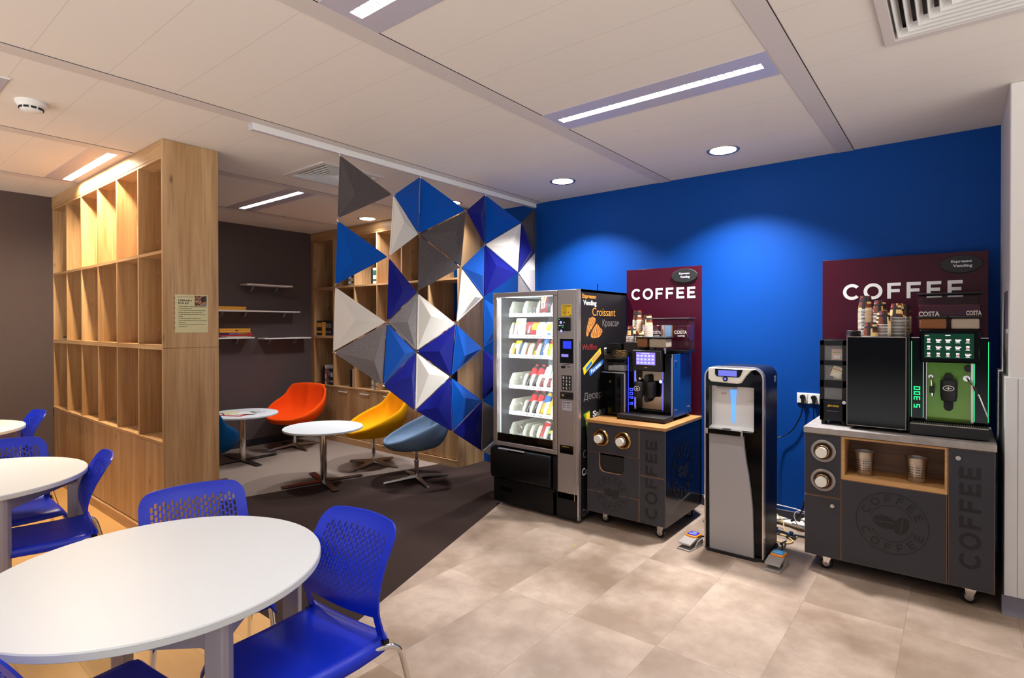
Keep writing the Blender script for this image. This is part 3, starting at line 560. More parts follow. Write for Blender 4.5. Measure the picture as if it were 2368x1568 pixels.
# ---------------- perforated stacking chair ----------------
def chair_back():
    PZ = [(.44, .0), (.49, -.015), (.55, -.026), (.62, -.012), (.70, .028), (.77, .068), (.835, .105)]
    def yof(z):
        for (a, ya), (b, yb) in zip(PZ, PZ[1:]):
            if z <= b or b == PZ[-1][0]:
                f = max(0, (z-a)/(b-a)); return ya+(yb-ya)*f
    def ys(z): return (yof(z-.018)+yof(z)+yof(z+.018 if z < .817 else .835))/3
    HW = .213
    def P(u, z, s):   # s: 0 front, 1 rear
        k = max(0, min(1, (z-.50)/.2)); w = 1+(-.09*(z-.55) if z > .55 else 0)
        return (u*w, ys(z)-.03*k*((u/HW)**2)+.008*s, z)
    def top(u):
        e = HW-abs(u); r = .055
        zz = .838-.012*(u/HW)**2
        return zz-(r-sqrt(max(0, r*r-(r-e)**2)) if e < r else 0)
    def bot(u):
        a = abs(u)
        return .445 if a > .182 else .532-.016*(1-(u/.182)**2)
    us = [-HW, -.209, -.204, -.198, -.190, -.182]; p = .0164; n = 21; u0 = -p*n/2
    us += [u0+p*i for i in range(n+1)]; us += [.182, .190, .198, .204, .209, HW]; us = sorted(set(round(q, 5) for q in us))
    g = G(); q = .0255; hh = .0064; hw = .0053
    def face(pts, flip=False):
        for s in (0, 1):
            ps = [P(a, b, s) for a, b in pts]; idx = tuple(range(len(ps))); g.add(ps, [idx if (s == 0) != flip else idx[::-1]])
    def wall(a, b):
        g.add([P(a[0], a[1], 0), P(b[0], b[1], 0), P(b[0], b[1], 1), P(a[0], a[1], 1)], [(0, 1, 2, 3)])
    for i in range(len(us)-1):
        a, b = us[i], us[i+1]; za0, zb0, za1, zb1 = bot(a+1e-6), bot(b-1e-6), top(a), top(b)
        k = i-next(j for j in range(len(us)) if abs(us[j]-u0) < 1e-4)
        holes = []
        if 0 <= k < n:
            zt = .776 if k % 2 else .776-q/2
            c = (a+b)/2
            for r in range(11):
                z = zt-q*r
                if z-q/2 < .548+.05*(abs(c)/.17)**2: break
                holes.append(z)
        cuts = sorted(h for h in holes)
        lo = None
        segs = []
        cur0, cur1 = za0, zb0
        for z in cuts:
            segs.append(('s', cur0, cur1, z-q/2, z-q/2)); segs.append(('h', z)); cur0 = cur1 = z+q/2
        segs.append(('s', cur0, cur1, za1, zb1))
        for sgm in segs:
            if sgm[0] == 's':
                _, a0, b0, a1, b1 = sgm
                if max(a1-a0, b1-b0) < 1e-5: continue
                m = max(1, int(math.ceil(max(a1-a0, b1-b0)/.02)))
                for j in range(m):
                    f0, f1 = j/m, (j+1)/m
                    face([(a, a0+(a1-a0)*f0), (b, b0+(b1-b0)*f0), (b, b0+(b1-b0)*f1), (a, a0+(a1-a0)*f1)])
            else:
                z = sgm[1]; c = (a+b)/2; w2 = (b-a)/2
                ring = [(c+hw*sx*cx, z+hh*sz+hw*sz*cz*.9) for sx, sz, seq in ((1, -1, 0), (1, 1, 1), (-1, 1, 2), (-1, -1, 3)) for cx, cz in (((.55, .85), (1, .2)) if seq in (0, 2) else ((1, .2), (.55, .85)))]
                cor = [(b, z-q/2), (b, z+q/2), (a, z+q/2), (a, z-q/2)]
                for j in range(4):
                    r0, r1, r2 = ring[2*j], ring[2*j+1], ring[(2*j+2) % 8]
                    face([cor[j], r1, r0][::-1] if False else [r0, cor[j], r1])
                    face([r1, cor[j], cor[(j+1) % 4], r2])
                for j in range(8): wall(ring[(j+1) % 8], ring[j])
        wall((a, za0), (b, zb0)); wall((b, zb1), (a, za1))
    for s in (-1, 1):
        u = s*HW; zs = [bot(u)+(top(u)-bot(u))*j/12 for j in range(13)]
        for j in range(12): wall((u, zs[j]), (u, zs[j+1]))
    for s in (-1, 1): wall((s*.182, .445), (s*.182, .532))
    return g
def chair_seat():
    g = G(); prof = [(.012, .472), (.004, .464), (-.012, .458), (-.04, .455), (-.12, .452), (-.22, .453), (-.32, .456), (-.38, .455), (-.405, .448), (-.418, .435), (-.420, .418)]
    n = 18
    def P(i, j):
        f = i/n; y, z = prof[j]; hw = .225-(.012*max(0, (-y-.1))/.3)
        a = (f-.5)*2; x = a*hw; e = abs(a)
        if e > .92: dz = -(.036*((e-.92)/.08)**1.3)
        else: dz = -.006*(1-(e/.92)**2)
        return (x*(1 if e <= .92 else 1-.0*e), y, z+dz)
    vs = [P(i, j) for j in range(len(prof)) for i in range(n+1)]; w = n+1
    g.add(vs, [(j*w+i+1, j*w+i, (j+1)*w+i, (j+1)*w+i+1) for j in range(len(prof)-1) for i in range(n)]); return g
def bend(pts, r, k=5):
    out = [Vector(pts[0])]
    for i in range(1, len(pts)-1):
        p, a, b = Vector(pts[i]), Vector(pts[i-1]), Vector(pts[i+1]); da, db = (a-p), (b-p); rr = min(r, da.length*.48, db.length*.48); s, e = p+da.normalized()*rr, p+db.normalized()*rr
        for j in range(k+1): f = j/k; out.append(s*(1-f)**2+p*2*f*(1-f)+e*f*f)
    out.append(Vector(pts[-1])); return out
def make_chair(label, loc, rz):
    t = thing('stacking_chair', label, 'chair', loc, rz, 'blue perforated chairs around the white tables')
    chair_back().build('backrest', M['blueplast'], t, local=True, smooth=45, weld=True)
    chair_seat().build('seat', M['blueplast'], t, local=True, smooth=60, solid=.009)
    for s in (-1, 1):
        g = G(); g.tube(bend([(s*.235, -.40, .012), (s*.200, -.378, .424), (s*.186, -.30, .428)], .05), .0105); g.cyl(s*.235, -.40, 0, .02, .014, m=1, n=10); g.build('leg', [M['chrome'], M['black']], t, local=True, smooth=60)
        g = G(); g.tube(bend([(s*.186, -.30, .428), (s*.190, -.08, .428), (s*.236, .045, .432), (s*.252, .15, .012)], .06), .0105); g.cyl(s*.252, .15, 0, .02, .014, m=1, n=10); g.build('leg', [M['chrome'], M['black']], t, local=True, smooth=60)
        g = G(); g.box(s*.21-.012, -.012, .422, s*.21+.012, .012, .452); g.build('bracket', M['black'], t, local=True)
    g = G(); g.tube([(-.186, -.28, .430), (.186, -.28, .430)], .009); g.tube([(-.188, -.10, .430), (.188, -.10, .430)], .009); g.build('seat_frame', M['chrome'], t, local=True, smooth=60)
    return t
c0 = make_chair('blue perforated chair at the right side of the big front table, seat fully seen', (-1.772, 1.228, 0), rad(4))
for x, y, rz, lb in [(-2.60, 1.045, rad(78), 'blue perforated chair behind the front table, only its backrest showing'),
                     (-3.765, .955, rad(-9), 'blue perforated chair seen from its side at the second white table'),
                     (-4.60, .745, rad(90), 'blue perforated chair at the far side of the second white table'),
                     (-6.085, 1.12, rad(2), 'farthest blue perforated chair beside the small far table, by the bookcase'),
                     (-1.872, .293, rad(188), 'blue chair cut off by the bottom left corner of the photo')]:
    dup(c0, (x, y, 0), rz, lb)

# ---------------- round tables ----------------
def round_table(label, x, y, R, rl, AN):
    t = thing('round_table', label, 'table', (x, y, 0), group='round white dining tables')
    g = G(); g.lathe([(0, .714), (R-.004, .714), (R, .717), (R, .736), (R-.003, .74), (0, .74)], (x, y, 0), 96); g.build('tabletop', M['tabletop'], t)
    P = [(x+rl*cos(rad(AN[k])), y+rl*sin(rad(AN[k]))) for k in range(4)]
    for k in range(4):
        g = G(); a = rad(AN[k]); h = .03
        g.T = Matrix.Translation((*P[k], 0)) @ Matrix.Rotation(a+pi/4, 4, 'Z')
        g.prism([(-h, -h), (h-.012, -h), (h, -h+.012), (h, h-.012), (h-.012, h), (-h, h)], .012, .713); g.prism([(-h+.004, -h+.004), (h-.014, -h+.004), (h-.004, -h+.014), (h-.004, h-.014), (h-.014, h-.004), (-h+.004, h-.004)], 0, .012, 'z', 1)
        g.T = None; g.build('leg', [M['tableleg'], M['black']], t, bevel=.003)
    for k in range(4):
        a, b = Vector((*P[k], 0)), Vector((*P[(k+1) % 4], 0)); d = b-a; L = d.length; g = G()
        g.T = Matrix.Translation(a) @ Matrix.Rotation(atan2(d.y, d.x), 4, 'Z')
        o = [(.03, .713), (.03, .625)]; r = .022
        o += [(.03+r-r*cos(q*pi/12), .625+r*sin(q*pi/12)) for q in range(1, 7)]
        o += [(L-.03-r+r*sin(q*pi/12), .625+r*cos(q*pi/12)) for q in range(0, 6)]+[(L-.03, .625), (L-.03, .713)]
        g.prism(o, -.012, .012, 'y'); g.T = None; g.build('apron', M['tableleg'], t)
    return t
round_table('large round white table in the foreground, nearest the camera', -2.09, .732, .505, .462, (88, 178, 268, 358))
round_table('second round white table left of the oak bookcase', -4.09, .488, .53, .478, (10, 84, 190, 264))
round_table('farthest round white table at the left edge of the photo', -6.165, .58, .54, .475, (75, 165, 255, 345))

# ---------------- lounge ----------------
def lounge_table(label, x, y, ang):
    t = thing('lounge_table', label, 'table', (x, y, 0), group='small round lounge tables')
    g = G(); g.lathe([(0, .527), (.373, .527), (.379, .531), (.379, .546), (.376, .549), (0, .549)], (x, y, 0), 72); g.build('tabletop', M['tabletop'], t)
    g = G(); g.cyl(x, y, .018, .52, .034, n=32); g.build('column', M['chrome'], t)
    g = G(); g.box(x-.09, y-.09, .518, x+.09, y+.09, .527); g.build('mounting_plate', M['black'], t)
    for k in range(4):
        g = G(); g.T = Matrix.Translation((x, y, 0)) @ Matrix.Rotation(rad(ang+90*k), 4, 'Z')
        g.prism([(.0, .012), (.395, .008), (.395, .014), (.0, .019)], -.034, .034, 'y'); g.box(.34, -.02, 0, .38, .02, .009, 1); g.T = None
        g.build('foot', [M['foot'], M['black']], t, bevel=.001)
    return t
lounge_table('round white lounge table in front of the orange and yellow chairs', -4.905, 3.155, -16)
lounge_table('round white lounge table with papers, cut by the bookcase end', -6.41, 3.08, -1)
def shell(label, m, x, y, face, base_ang, seatz=.325):
    """swivel tub chair; face = heading of the open front in degrees"""
    t = thing('swivel_tub_chair', label, 'chair', (x, y, 0), rad(face), 'swivel tub chairs of the lounge')
    def lerp(tab, a):
        for (p, u), (q, v) in zip(tab, tab[1:]):
            if a <= q: f = (a-p)/(q-p); return u+(v-u)*f
        return tab[-1][1]
    RT = [(0, .30), (45, .315), (90, .32), (120, .335), (136, .375), (150, .33), (180, .285)]
    ZT = [(0, .405), (30, .412), (60, .46), (90, .54), (118, .615), (126, .645), (132, .70), (137, .765), (146, .785), (180, .795)]
    NU, NV = 72, 12
    def P(i, j):
        th = 360*i/NU; a = th if th <= 180 else 360-th; f = j/NV
        r, z = [sum(lerp(T_, abs(a+k) if a+k <= 180 else 360-a-k) for k in (-4, -2, 0, 2, 4))/5 for T_ in (RT, ZT)]
        rr = r*(sin(f*pi/2)**.9) if f > 0 else 0
        h = f**2.6 if a < 100 else f**2.3
        zz = seatz+.045+(z-seatz-.045)*h-.012*sin(f*pi)
        sh = .03-.03*f
        return (rr*cos(rad(th))+sh*(-1), rr*sin(rad(th)), zz)
    g = G(); vs = [P(i, j) for j in range(1, NV+1) for i in range(NU)]; c = P(0, 0); vs.append((0-.02, 0, seatz+.043)); n = NU
    fs = [((j)*n+i, (j)*n+(i+1) % n, (j+1)*n+(i+1) % n, (j+1)*n+i) for j in range(NV-1) for i in range(n)]+[(len(vs)-1, (i+1) % n, i) [::-1] for i in range(n)]
    # outer skin
    def Q(i, j):
        p = Vector(P(i, j)); f = j/NV; k = .034
        th = rad(360*i/NU); d = Vector((cos(th)*f, sin(th)*f, -(1-f)-.25)); d.normalize(); q = p+d*k
        q.z -= .01*sin(f*pi)
        return tuple(q)
    k0 = len(vs); vs += [Q(i, j) for j in range(1, NV+1) for i in range(NU)]; vs.append((-.02, 0, seatz)); 
    fs += [tuple(k0+q for q in ((j)*n+i, (j+1)*n+i, (j+1)*n+(i+1) % n, (j)*n+(i+1) % n)) for j in range(NV-1) for i in range(n)]+[(len(vs)-1, k0+i, k0+(i+1) % n)[::-1] for i in range(n)]
    top = (NV-1)*n
    rim = len(vs)
    for i in range(n):
        a, b = Vector(vs[top+i]), Vector(vs[k0+top+i]); vs.append(tuple((a+b)/2+Vector((0, 0, .014))))
    fs += [(top+i, top+(i+1) % n, rim+(i+1) % n, rim+i) for i in range(n)]+[(rim+i, rim+(i+1) % n, k0+top+(i+1) % n, k0+top+i) for i in range(n)]
    g.add(vs, fs); g.build('shell', m, t, local=True, smooth=70, sub=1)
    g = G(); g.cyl(0, 0, .05, .19, .022, n=20); g.cyl(0, 0, .19, seatz+.005, .015, n=20); g.cyl(0, 0, .185, .195, .026, n=20); g.build('column', M['chrome'], t, local=True)
    g = G(); g.box(-.09, -.09, seatz-.012, .09, .09, seatz+.012); g.box(.02, -.15, seatz+.0, .07, -.06, seatz+.012); g.build('seat_plate', M['black'], t, local=True)
    for k in range(4):
        g = G(); g.T = Matrix.Rotation(rad(base_ang-face+90*k), 4, 'Z')
        pr = [(0, .0), (.06, 0), (.325, 0), (.34, 0)]
        vs = []
        for r, w, z0, z1 in ((0, .024, .03, .062), (.08, .022, .028, .055), (.33, .013, .006, .022), (.34, .012, 0, .016)): vs += [(r, -w, z0), (r, w, z0), (r, w*.7, z1), (r, -w*.7, z1)]
        fs = [(0, 1, 2, 3), (15, 14, 13, 12)]
        for q in range(3):
            for e in range(4): fs.append((q*4+e, q*4+(e+1) % 4, q*4+4+(e+1) % 4, q*4+4+e))
        g.add(vs, fs); g.cyl(.325, 0, 0, .012, .012, n=10, m=1); g.T = None; g.build('foot', [M['steel'], M['black']], t, local=True, bevel=.002)
    return t
shell('bright orange tub chair against the dark wall', M['orange'], -6.60, 3.83, -66, -5)
shell('yellow tub chair between the bookcase and the round table', M['yellow'], -5.083, 3.90, -108, 12)
shell('pale grey blue tub chair, right of the yellow one', M['greyblue'], -4.239, 3.78, -125, -23)
shell('dark teal tub chair seen from behind, mostly hidden by the oak bookcase end', M['teal'], -5.62, 2.28, 140, 20)
# papers on the left lounge table
for (x, y, a, b, rz, z, m, nm, lb) in [(-6.36, 2.97, .30, .21, .5, .5495, M['red'], 'folder', 'flat red folder under the papers on the lounge table'), (-6.40, 2.98, .28, .20, .45, .552, M['white'], 'paper_sheet', 'white sheet on the red folder'), (-6.50, 2.98, .22, .16, .2, .5545, M['paper'], 'notebook', 'pale yellow notebook on the lounge table'), (-6.31, 3.08, .20, .15, .8, .5575, M['white'], 'paper_sheet', 'loose white sheet holding the reading glasses')]:
    g = G(); g.T = Matrix.Translation((x, y, z)) @ Matrix.Rotation(rz, 4, 'Z'); g.box(-a/2, -b/2, 0, a/2, b/2, .0022); g.T = None; tag(g.build(nm, m), lb, 'folder' if nm == 'folder' else 'paper')
g = G()
for s in (-1, 1):
    pts = [(-6.27+s*.03+.024*cos(q*pi/8), 3.13+.018*sin(q*pi/8), .568) for q in range(16)]; g.tube(pts, .002, 6, closed=True); g.tube([(-6.27+s*.055, 3.13, .568), (-6.27+s*.057, 3.25, .562)], .0018, 6)
g.tube([(-6.276, 3.13, .568), (-6.264, 3.13, .568)], .002, 6)
tag(g.build('reading_glasses', M['black']), 'dark reading glasses on the papers of the lounge table', 'glasses')
g = G(); g.tube([(-6.52, 2.90, .561), (-6.38, 2.86, .561)], .004, 8); tag(g.build('pen', BC['maroon']), 'dark red pen on the papers of the lounge table', 'pen')

# ---------------- hanging felt triangles ----------------
YC = {'a': 2.36, 'c': 3.145, 'e': 3.965, 'g': 4.78}
N3 = {}
XA = -3.5
for k, (col, zz) in {'a': (0, [2.795, 2.318, 1.838, 1.358]), 'c': (0, [2.795, 2.310, 1.828, 1.335, .848]), 'e': (0, [2.795, 2.318, 1.815, 1.332, .845, .365]), 'g': (0, [2.80, 2.325, 1.845, 1.36])}.items():
    dr = {'a': (2.387, -.02), 'c': (3.165, -.016), 'e': (3.985, -.011), 'g': (4.785, 0)}[k]
    for i, z in enumerate(zz): N3[k+str(i)] = Vector((XA, dr[0]+dr[1]*i, z))
for k, i, X, Y, Z in [('b', 0, -3.38, 2.785, 2.555), ('b', 1, -3.41, 2.765, 2.078), ('b', 2, -3.42, 2.752, 1.578), ('b', 3, -3.44, 2.725, 1.088),
                      ('d', 0, -3.375, 3.595, 2.565), ('d', 1, -3.41, 3.565, 2.062), ('d', 2, -3.46, 3.548, 1.570), ('d', 3, -3.50, 3.522, 1.099), ('d', 4, -3.48, 3.52, .610),
                      ('f', 0, -3.40, 4.42, 2.580), ('f', 1, -3.43, 4.405, 2.074), ('f', 2, -3.43, 4.40, 1.585), ('f', 3, -3.43, 4.395, 1.09), ('f', 4, -3.43, 4.39, .60), ('f', 5, -3.43, 4.39, .13)]:
    N3[k+str(i)] = Vector((X, Y, Z))
TR = [('a0', 'b0', 'a1', 'd', 'dark grey triangle at the top left corner of the curtain'), ('a1', 'b1', 'a2', 'b', 'leftmost blue triangle, hanging below the dark grey one'), ('a2', 'b2', 'a3', 'w', 'leftmost white triangle, largest in view'), ('a3', 'b2', 'b3', 'g', 'lowest grey triangle at the left, below the large white one'),
      ('b0', 'c0', 'c1', 'b', 'blue triangle hanging from the rail, left one of the first pair'), ('c0', 'd0', 'c1', 'b', 'blue triangle hanging from the rail, right one of the first pair'), ('b0', 'c1', 'b1', 'w', 'white triangle below the first blue pair, upper row'), ('b1', 'c2', 'b2', 'n', 'navy triangle pointing right beside the shelves, upper left'),
      ('c1', 'd0', 'd1', 'd', 'dark grey triangle touching the right blue one at the top'), ('c1', 'd1', 'c2', 'd', 'dark grey triangle folded against its grey twin'), ('b2', 'c2', 'c3', 'g', 'grey triangle left of the middle white one'), ('c2', 'd2', 'c3', 'w', 'white triangle in the middle of the curtain'),
      ('b2', 'c3', 'b3', 'b', 'blue triangle below the middle grey one'), ('b3', 'c3', 'c4', 'n', 'navy triangle on the lower edge above the yellow chair'), ('c3', 'd2', 'd3', 'n', 'navy triangle right of the middle, below the white one'), ('d2', 'e3', 'd3', 'b', 'blue triangle right of the middle navy one'),
      ('c3', 'd3', 'c4', 'w', 'lowest white triangle in the middle'), ('c4', 'd3', 'd4', 'n', 'navy triangle above the grey blue chair'), ('d3', 'e4', 'd4', 'b', 'lowest blue triangle beside the vending machine'), ('d4', 'e4', 'e5', 'n', 'lowest navy triangle of the curtain'),
      ('d0', 'e0', 'e1', 'n', 'navy triangle hanging from the rail, left one of the second pair'), ('e0', 'f0', 'e1', 'b', 'blue triangle hanging from the rail, right one of the second pair'), ('d1', 'e1', 'e2', 'b', 'blue triangle pointing left beside the bookcase end'), ('e1', 'f1', 'e2', 'n', 'navy triangle right of the blue one beside the bookcase end'),
      ('e1', 'f0', 'f1', 'w', 'white triangle below the second rail pair'), ('d1', 'e2', 'd2', 'w', 'narrow white triangle over the bookcase end'), ('f0', 'g1', 'f1', 'n', 'navy triangle at the blue wall, upper right'), ('f0', 'g0', 'g1', 'd', 'dark grey triangle touching the ceiling at the blue wall'),
      ('f1', 'g1', 'g2', 'w', 'white triangle at the blue wall above the vending machine'), ('f1', 'g2', 'f2', 'g', 'grey triangle peeping above the vending machine'), ('e2', 'f2', 'e3', 'b', 'blue triangle left of the vending machine top'), ('e3', 'f3', 'e4', 'n', 'navy triangle in the shade left of the vending machine'),
      ('e4', 'f4', 'e5', 'g', 'grey triangle left of the vending machine base'), ('e5', 'f4', 'f5', 'w', 'lowest white triangle peeping out left of the vending machine')]
FM = {'d': 'feltd', 'g': 'feltg', 'b': 'feltb', 'n': 'feltn', 'w': 'feltw'}
random.seed(5)
for a, b, c, m, lb in TR:
    A, B, C = (N3[k].copy() for k in (a, b, c)); cen = (A+B+C)/3
    nrm = (B-A).cross(C-A).normalized()
    if nrm.x < 0: nrm = -nrm          # towards the room side
    pts = [p+(cen-p).normalized()*.010 for p in (A, B, C)]
    out = []
    for i in range(3):
        p, q, r = pts[i], pts[i-1], pts[(i+1) % 3]
        out += [p+(q-p).normalized()*.007, p+(r-p).normalized()*.007]
    off = (pts[random.randrange(3)]-cen)*.22 if random.random() < .75 else Vector((0, 0, 0))
    apex = cen+off+nrm*.047
    inner = [p+(cen-p).normalized()*.026 for p in out]
    vs = [p-nrm*.004 for p in out]+[p+nrm*.004 for p in out]+[p+nrm*.006 for p in inner]+[apex]+[apex-nrm*.009]+[p-nrm*.004 for p in inner]
    n = 6; fs = []
    for i in range(n):
        j = (i+1) % n
        fs += [(i, j, n+j, n+i), (n+i, n+j, 2*n+j, 2*n+i), (2*n+i, 2*n+j, 3*n), (i, 3*n+2+i, 3*n+2+j, j), (3*n+2+i, 3*n+1, 3*n+2+j)]
    g = G(); g.add([tuple(v) for v in vs], fs)
    t = thing('felt_triangle', lb, 'acoustic panel', tuple(cen), group='hanging felt triangle panels')
    g.build('felt', M[FM[m]], t, smooth=12, bevel=.003, bseg=2)
    for p in pts:
        g = G(); d = (cen-p).normalized(); q = p+d*.010; g.T = Matrix.Translation(q) @ nrm.to_track_quat('Z', 'Y').to_matrix().to_4x4()
        g.cyl(0, 0, -.006, .007, .0035, n=10); g.T = None; g.tube([tuple(p+d*.01), tuple(p-d*.010)], .0012, 6); g.build('connector', M['chrome'], t)

# ---------------- vending machine ----------------
VX0, VX1, VY, VYB = -3.165, -2.292, 3.71, 4.52
V = thing('vending_machine', 'tall silver and black snack vending machine with a lit glass front', 'vending machine', ((VX0+VX1)/2, 4.1, 0))
vx = lambda a: -3.107+a
g = G()
g.box(VX1-.03, VY+.02, .03, VX1, VYB, 1.835); g.box(VX0+.03, VY+.06, .03, VX0+.045, VYB, 1.82); g.box(VX0+.03, VYB-.02, .03, VX1-.02, VYB, 1.82)
g.box(VX0+.02, VY+.03, 1.815, VX1, VYB, 1.836); g.box(VX0+.03, VY+.05, .03, VX1-.02, VYB, .52); g.box(-2.52, VY+.03, .5, VX1-.02, VYB, 1.82)
for a in (VX0+.08, VX1-.08):
    for b in (VY+.1, VYB-.1): g.cyl(a, b, 0, .03, .02, n=12)
g.build('cabinet', M['vendblack'], V, smooth=0)
g = G()   # door frame around the window
for a in ((VX0, 1.792, vx(.613), 1.833), (VX0, .515, vx(.613), .552), (VX0, .552, vx(-.014), 1.792), (vx(.577), .552, vx(.613), 1.792)): g.box(a[0], VY-.004, a[1], a[2], VY+.045, a[3])
g.build('door_frame', M['silver'], V, bevel=.006)
g = G(); g.box(vx(-.018), VY-.006, .55, vx(-.010), VY+.002, 1.795); g.box(vx(.574), VY-.006, .55, vx(.579), VY+.002, 1.795); g.build('inner_trim', M['silverlt'], V, smooth=0)
g = G(); g.box(vx(-.012), VY+.004, .55, vx(.576), VY+.03, .622); g.build('lower_window_strip', M['gloss'], V, smooth=0)
g = G(); g.box(vx(-.014), VY+.006, .552, vx(.578), VY+.009, 1.792); g.build('window_glass', M['glass'], V, smooth=0)
# lit interior
g = G(); ix0, ix1, iy = vx(-.016), vx(.58), VYB-.03
g.add([(ix0, VY+.03, .55), (ix0, iy, .55), (ix0, iy, 1.80), (ix0, VY+.03, 1.80)], [(0, 1, 2, 3)]); g.add([(ix0, iy, .55), (ix1, iy, .55), (ix1, iy, 1.80), (ix0, iy, 1.80)], [(0, 1, 2, 3)])
g.add([(ix1, VY+.03, .55), (ix1, iy, .55), (ix1, iy, 1.80), (ix1, VY+.03, 1.80)], [(3, 2, 1, 0)]); g.add([(ix0, VY+.03, 1.80), (ix1, VY+.03, 1.80), (ix1, iy, 1.80), (ix0, iy, 1.80)], [(0, 1, 2, 3)]); g.add([(ix0, VY+.03, .56), (ix1, VY+.03, .56), (ix1, iy, .56), (ix0, iy, .56)], [(0, 1, 2, 3)])
g.build('inner_liner', M['vendin'], V, smooth=0)
g = G()
for yy in (VY+.06, VY+.125):
    for i in range(46): z = .60+i*.0255; g.box(ix0-.0005, yy-.002, z, ix0+.001, yy+.002, z+.012)
g.build('shelf_rail_holes', M['skirtgrey'], V, smooth=0)['kind'] = 'stuff'
g = G(); g.box(ix1-.016, VY+.032, .66, ix1-.006, VY+.044, 1.76); g.build('led_strip', M['led_cool'], V, smooth=0)
area('lamp_vending', (ix1-.012, VY+.05, 1.2), (.02, 1.05), 8, (.80, .93, 1.0), rot=(rad(90), 0, rad(60)))
area('lamp_vending', (ix0+.02, VY+.05, 1.2), (.02, 1.05), 6, (.80, .93, 1.0), rot=(rad(90), 0, rad(-50)))
area('lamp_vending', ((ix0+ix1)/2, VY+.06, 1.79), (.5, .02), 4, (.80, .93, 1.0), rot=(rad(-15), 0, 0))  # added top lamp, brightens the inside behind the trays
TY = VY+.06; TZ = [1.642, 1.454, 1.280, 1.010, .777, .566]; X0 = ix0+.003; LW = .0740
LANES = [[0, 2, 4, 6], [0, 2, 4, 6], [0, 1, 2, 3, 4, 5, 6], [0, 2, 3, 4, 5, 6], [0, 2, 3, 4, 5, 6], [0, 2, 3, 4, 5, 6]]
for r, z in enumerate(TZ):
    g = G(); g.box(X0, TY+.11, z-.004, ix1-.002, iy-.02, z); g.box(X0, TY+.104, z-.016, ix1-.002, TY+.112, z+.016); tr = g.build('tray', M['white'], V, smooth=0)
    g = G()
    for i in range(7):
        g.box(X0+.02+i*LW, TY+.1025, z-.004, X0+.028+i*LW, TY+.1042, z+.004, 0); g.box(X0+.044+i*LW, TY+.1025, z-.006, X0+.062+i*LW, TY+.1042, z+.005, 1)
    g.box(X0, TY+.1025, z-.016, ix1-.002, TY+.1035, z-.0145, 0); g.build('price_labels', [M['ink'], M['greyprint']], tr, smooth=0)
    hgt = .125 if r in (0, 1) else .115
    for i in LANES[r]+[7]:
        x = X0+LW*i+.001
        if x > ix1-.01: continue
        g = G(); g.prism([(TY+.113, z), (TY+.113, z+.05), (TY+.150, z+hgt-.01), (TY+.160, z+hgt), (iy-.05, z+hgt), (iy-.05, z)], x-.0015, x+.0015, 'x'); g.build('lane_divider', M['cream'], tr, smooth=0)
    ln = LANES[r]+[7]
    for k in range(len(ln)-1):
        x = X0+LW*(ln[k]+ln[k+1])/2; rr = .046 if (ln[k+1]-ln[k] == 2) else .031
        if x > ix1-.02: continue
        for c in ([x-.036, x+.036] if rr > .04 and r < 2 else [x]):
            q = .032 if r < 2 else rr; n = 4*14
            g = G(); g.tube([(c+q*sin(2*pi*i/14), TY+.13+i*.0036, z+q+.004-q*cos(2*pi*i/14)) for i in range(n)], .0016, 5); g.build('spiral', M['silverlt'], tr)
# products
def pouch(x, y, z, w, h, d, ms, fm, tilt, nm, lb, cat, grp):
    g = G(); g.T = Matrix.Translation((x, y, z)) @ Matrix.Rotation(-tilt, 4, 'X'); nu, nv = 10, 14
    for s in (-1, 1):
        def P(u, v): b = (max(0, sin(pi*u))**.5)*(max(0, sin(pi*min(1, max(0, (v-.05)/.9))))**.5); return ((u-.5)*w*(1-.06*b), s*(-d/2*b), v*h)
        g.grid(P, nu, nv, mf=lambda i, j: fm(i/nu, j/nv))
    g.T = None; return tag(g.build(nm, ms, weld=True, smooth=60), lb, cat, grp)
pr = lambda n, c: M.setdefault(n, mat(n, c, .35, coat=.3))
pB, pR, pY, pW, pBl, pBr, pG, pDk, pOr, pTan = pr('pk_black', '141014'), pr('pk_red', 'D0202A'), pr('pk_yellow', 'F4D21E'), pr('pk_white', 'F2EFEA'), pr('pk_blue', '1266B4'), pr('pk_brown', '5A2418'), pr('pk_green', 'B4D020'), pr('pk_maroon', '6E1420'), pr('pk_orange', 'F08A20'), pr('pk_tan', 'C89A62')
lane = lambda i, n=1: X0+LW*(i+n/2)
G1 = 'snack packs in the vending machine'
o = pouch(lane(4, 2), TY+.145, TZ[0]+.004, .13, .185, .06, [pDk, pTan, pW, pB], lambda u, v: 1 if (u < .32 and v > .45) else 2 if (.36 < u < .5 and .25 < v < .95) else 3 if u > .62 else 0, .25, 'snack_bag', 'brown and black snack bag in the top row of the vending machine', 'snack', G1)
text('Grand', M['white'], o, (0, 0, 0), .1, .028, '-y'); FIT[-1] = (FIT[-1][0], (lane(4, 2)-.012, TY+.112, TZ[0]+.105), .10, .026, '-y', -pi/2); 
pouch(lane(0, 2), TY+.145, TZ[1]+.004, .115, .165, .06, [pW, pTan, pG, pR], lambda u, v: 1 if (.3 < u < .8 and .35 < v < .7) else 2 if (u < .35 and .62 < v < .75) else 3 if (.35 < u < .45 and v < .3) else 0, .3, 'sandwich_pack', 'cream sandwich pack in the second vending row', 'snack', G1)
pouch(lane(2, 2), TY+.142, TZ[1]+.004, .135, .125, .05, [pR, pY, pBr, pW], lambda u, v: 1 if (u > .5 and .4 < v < .9) else 2 if (u < .5 and v < .45) else 3 if (.3 < u < .5 and v < .2) else 0, .2, 'snack_bag', 'red and yellow croissant bag in the second vending row', 'snack', G1)
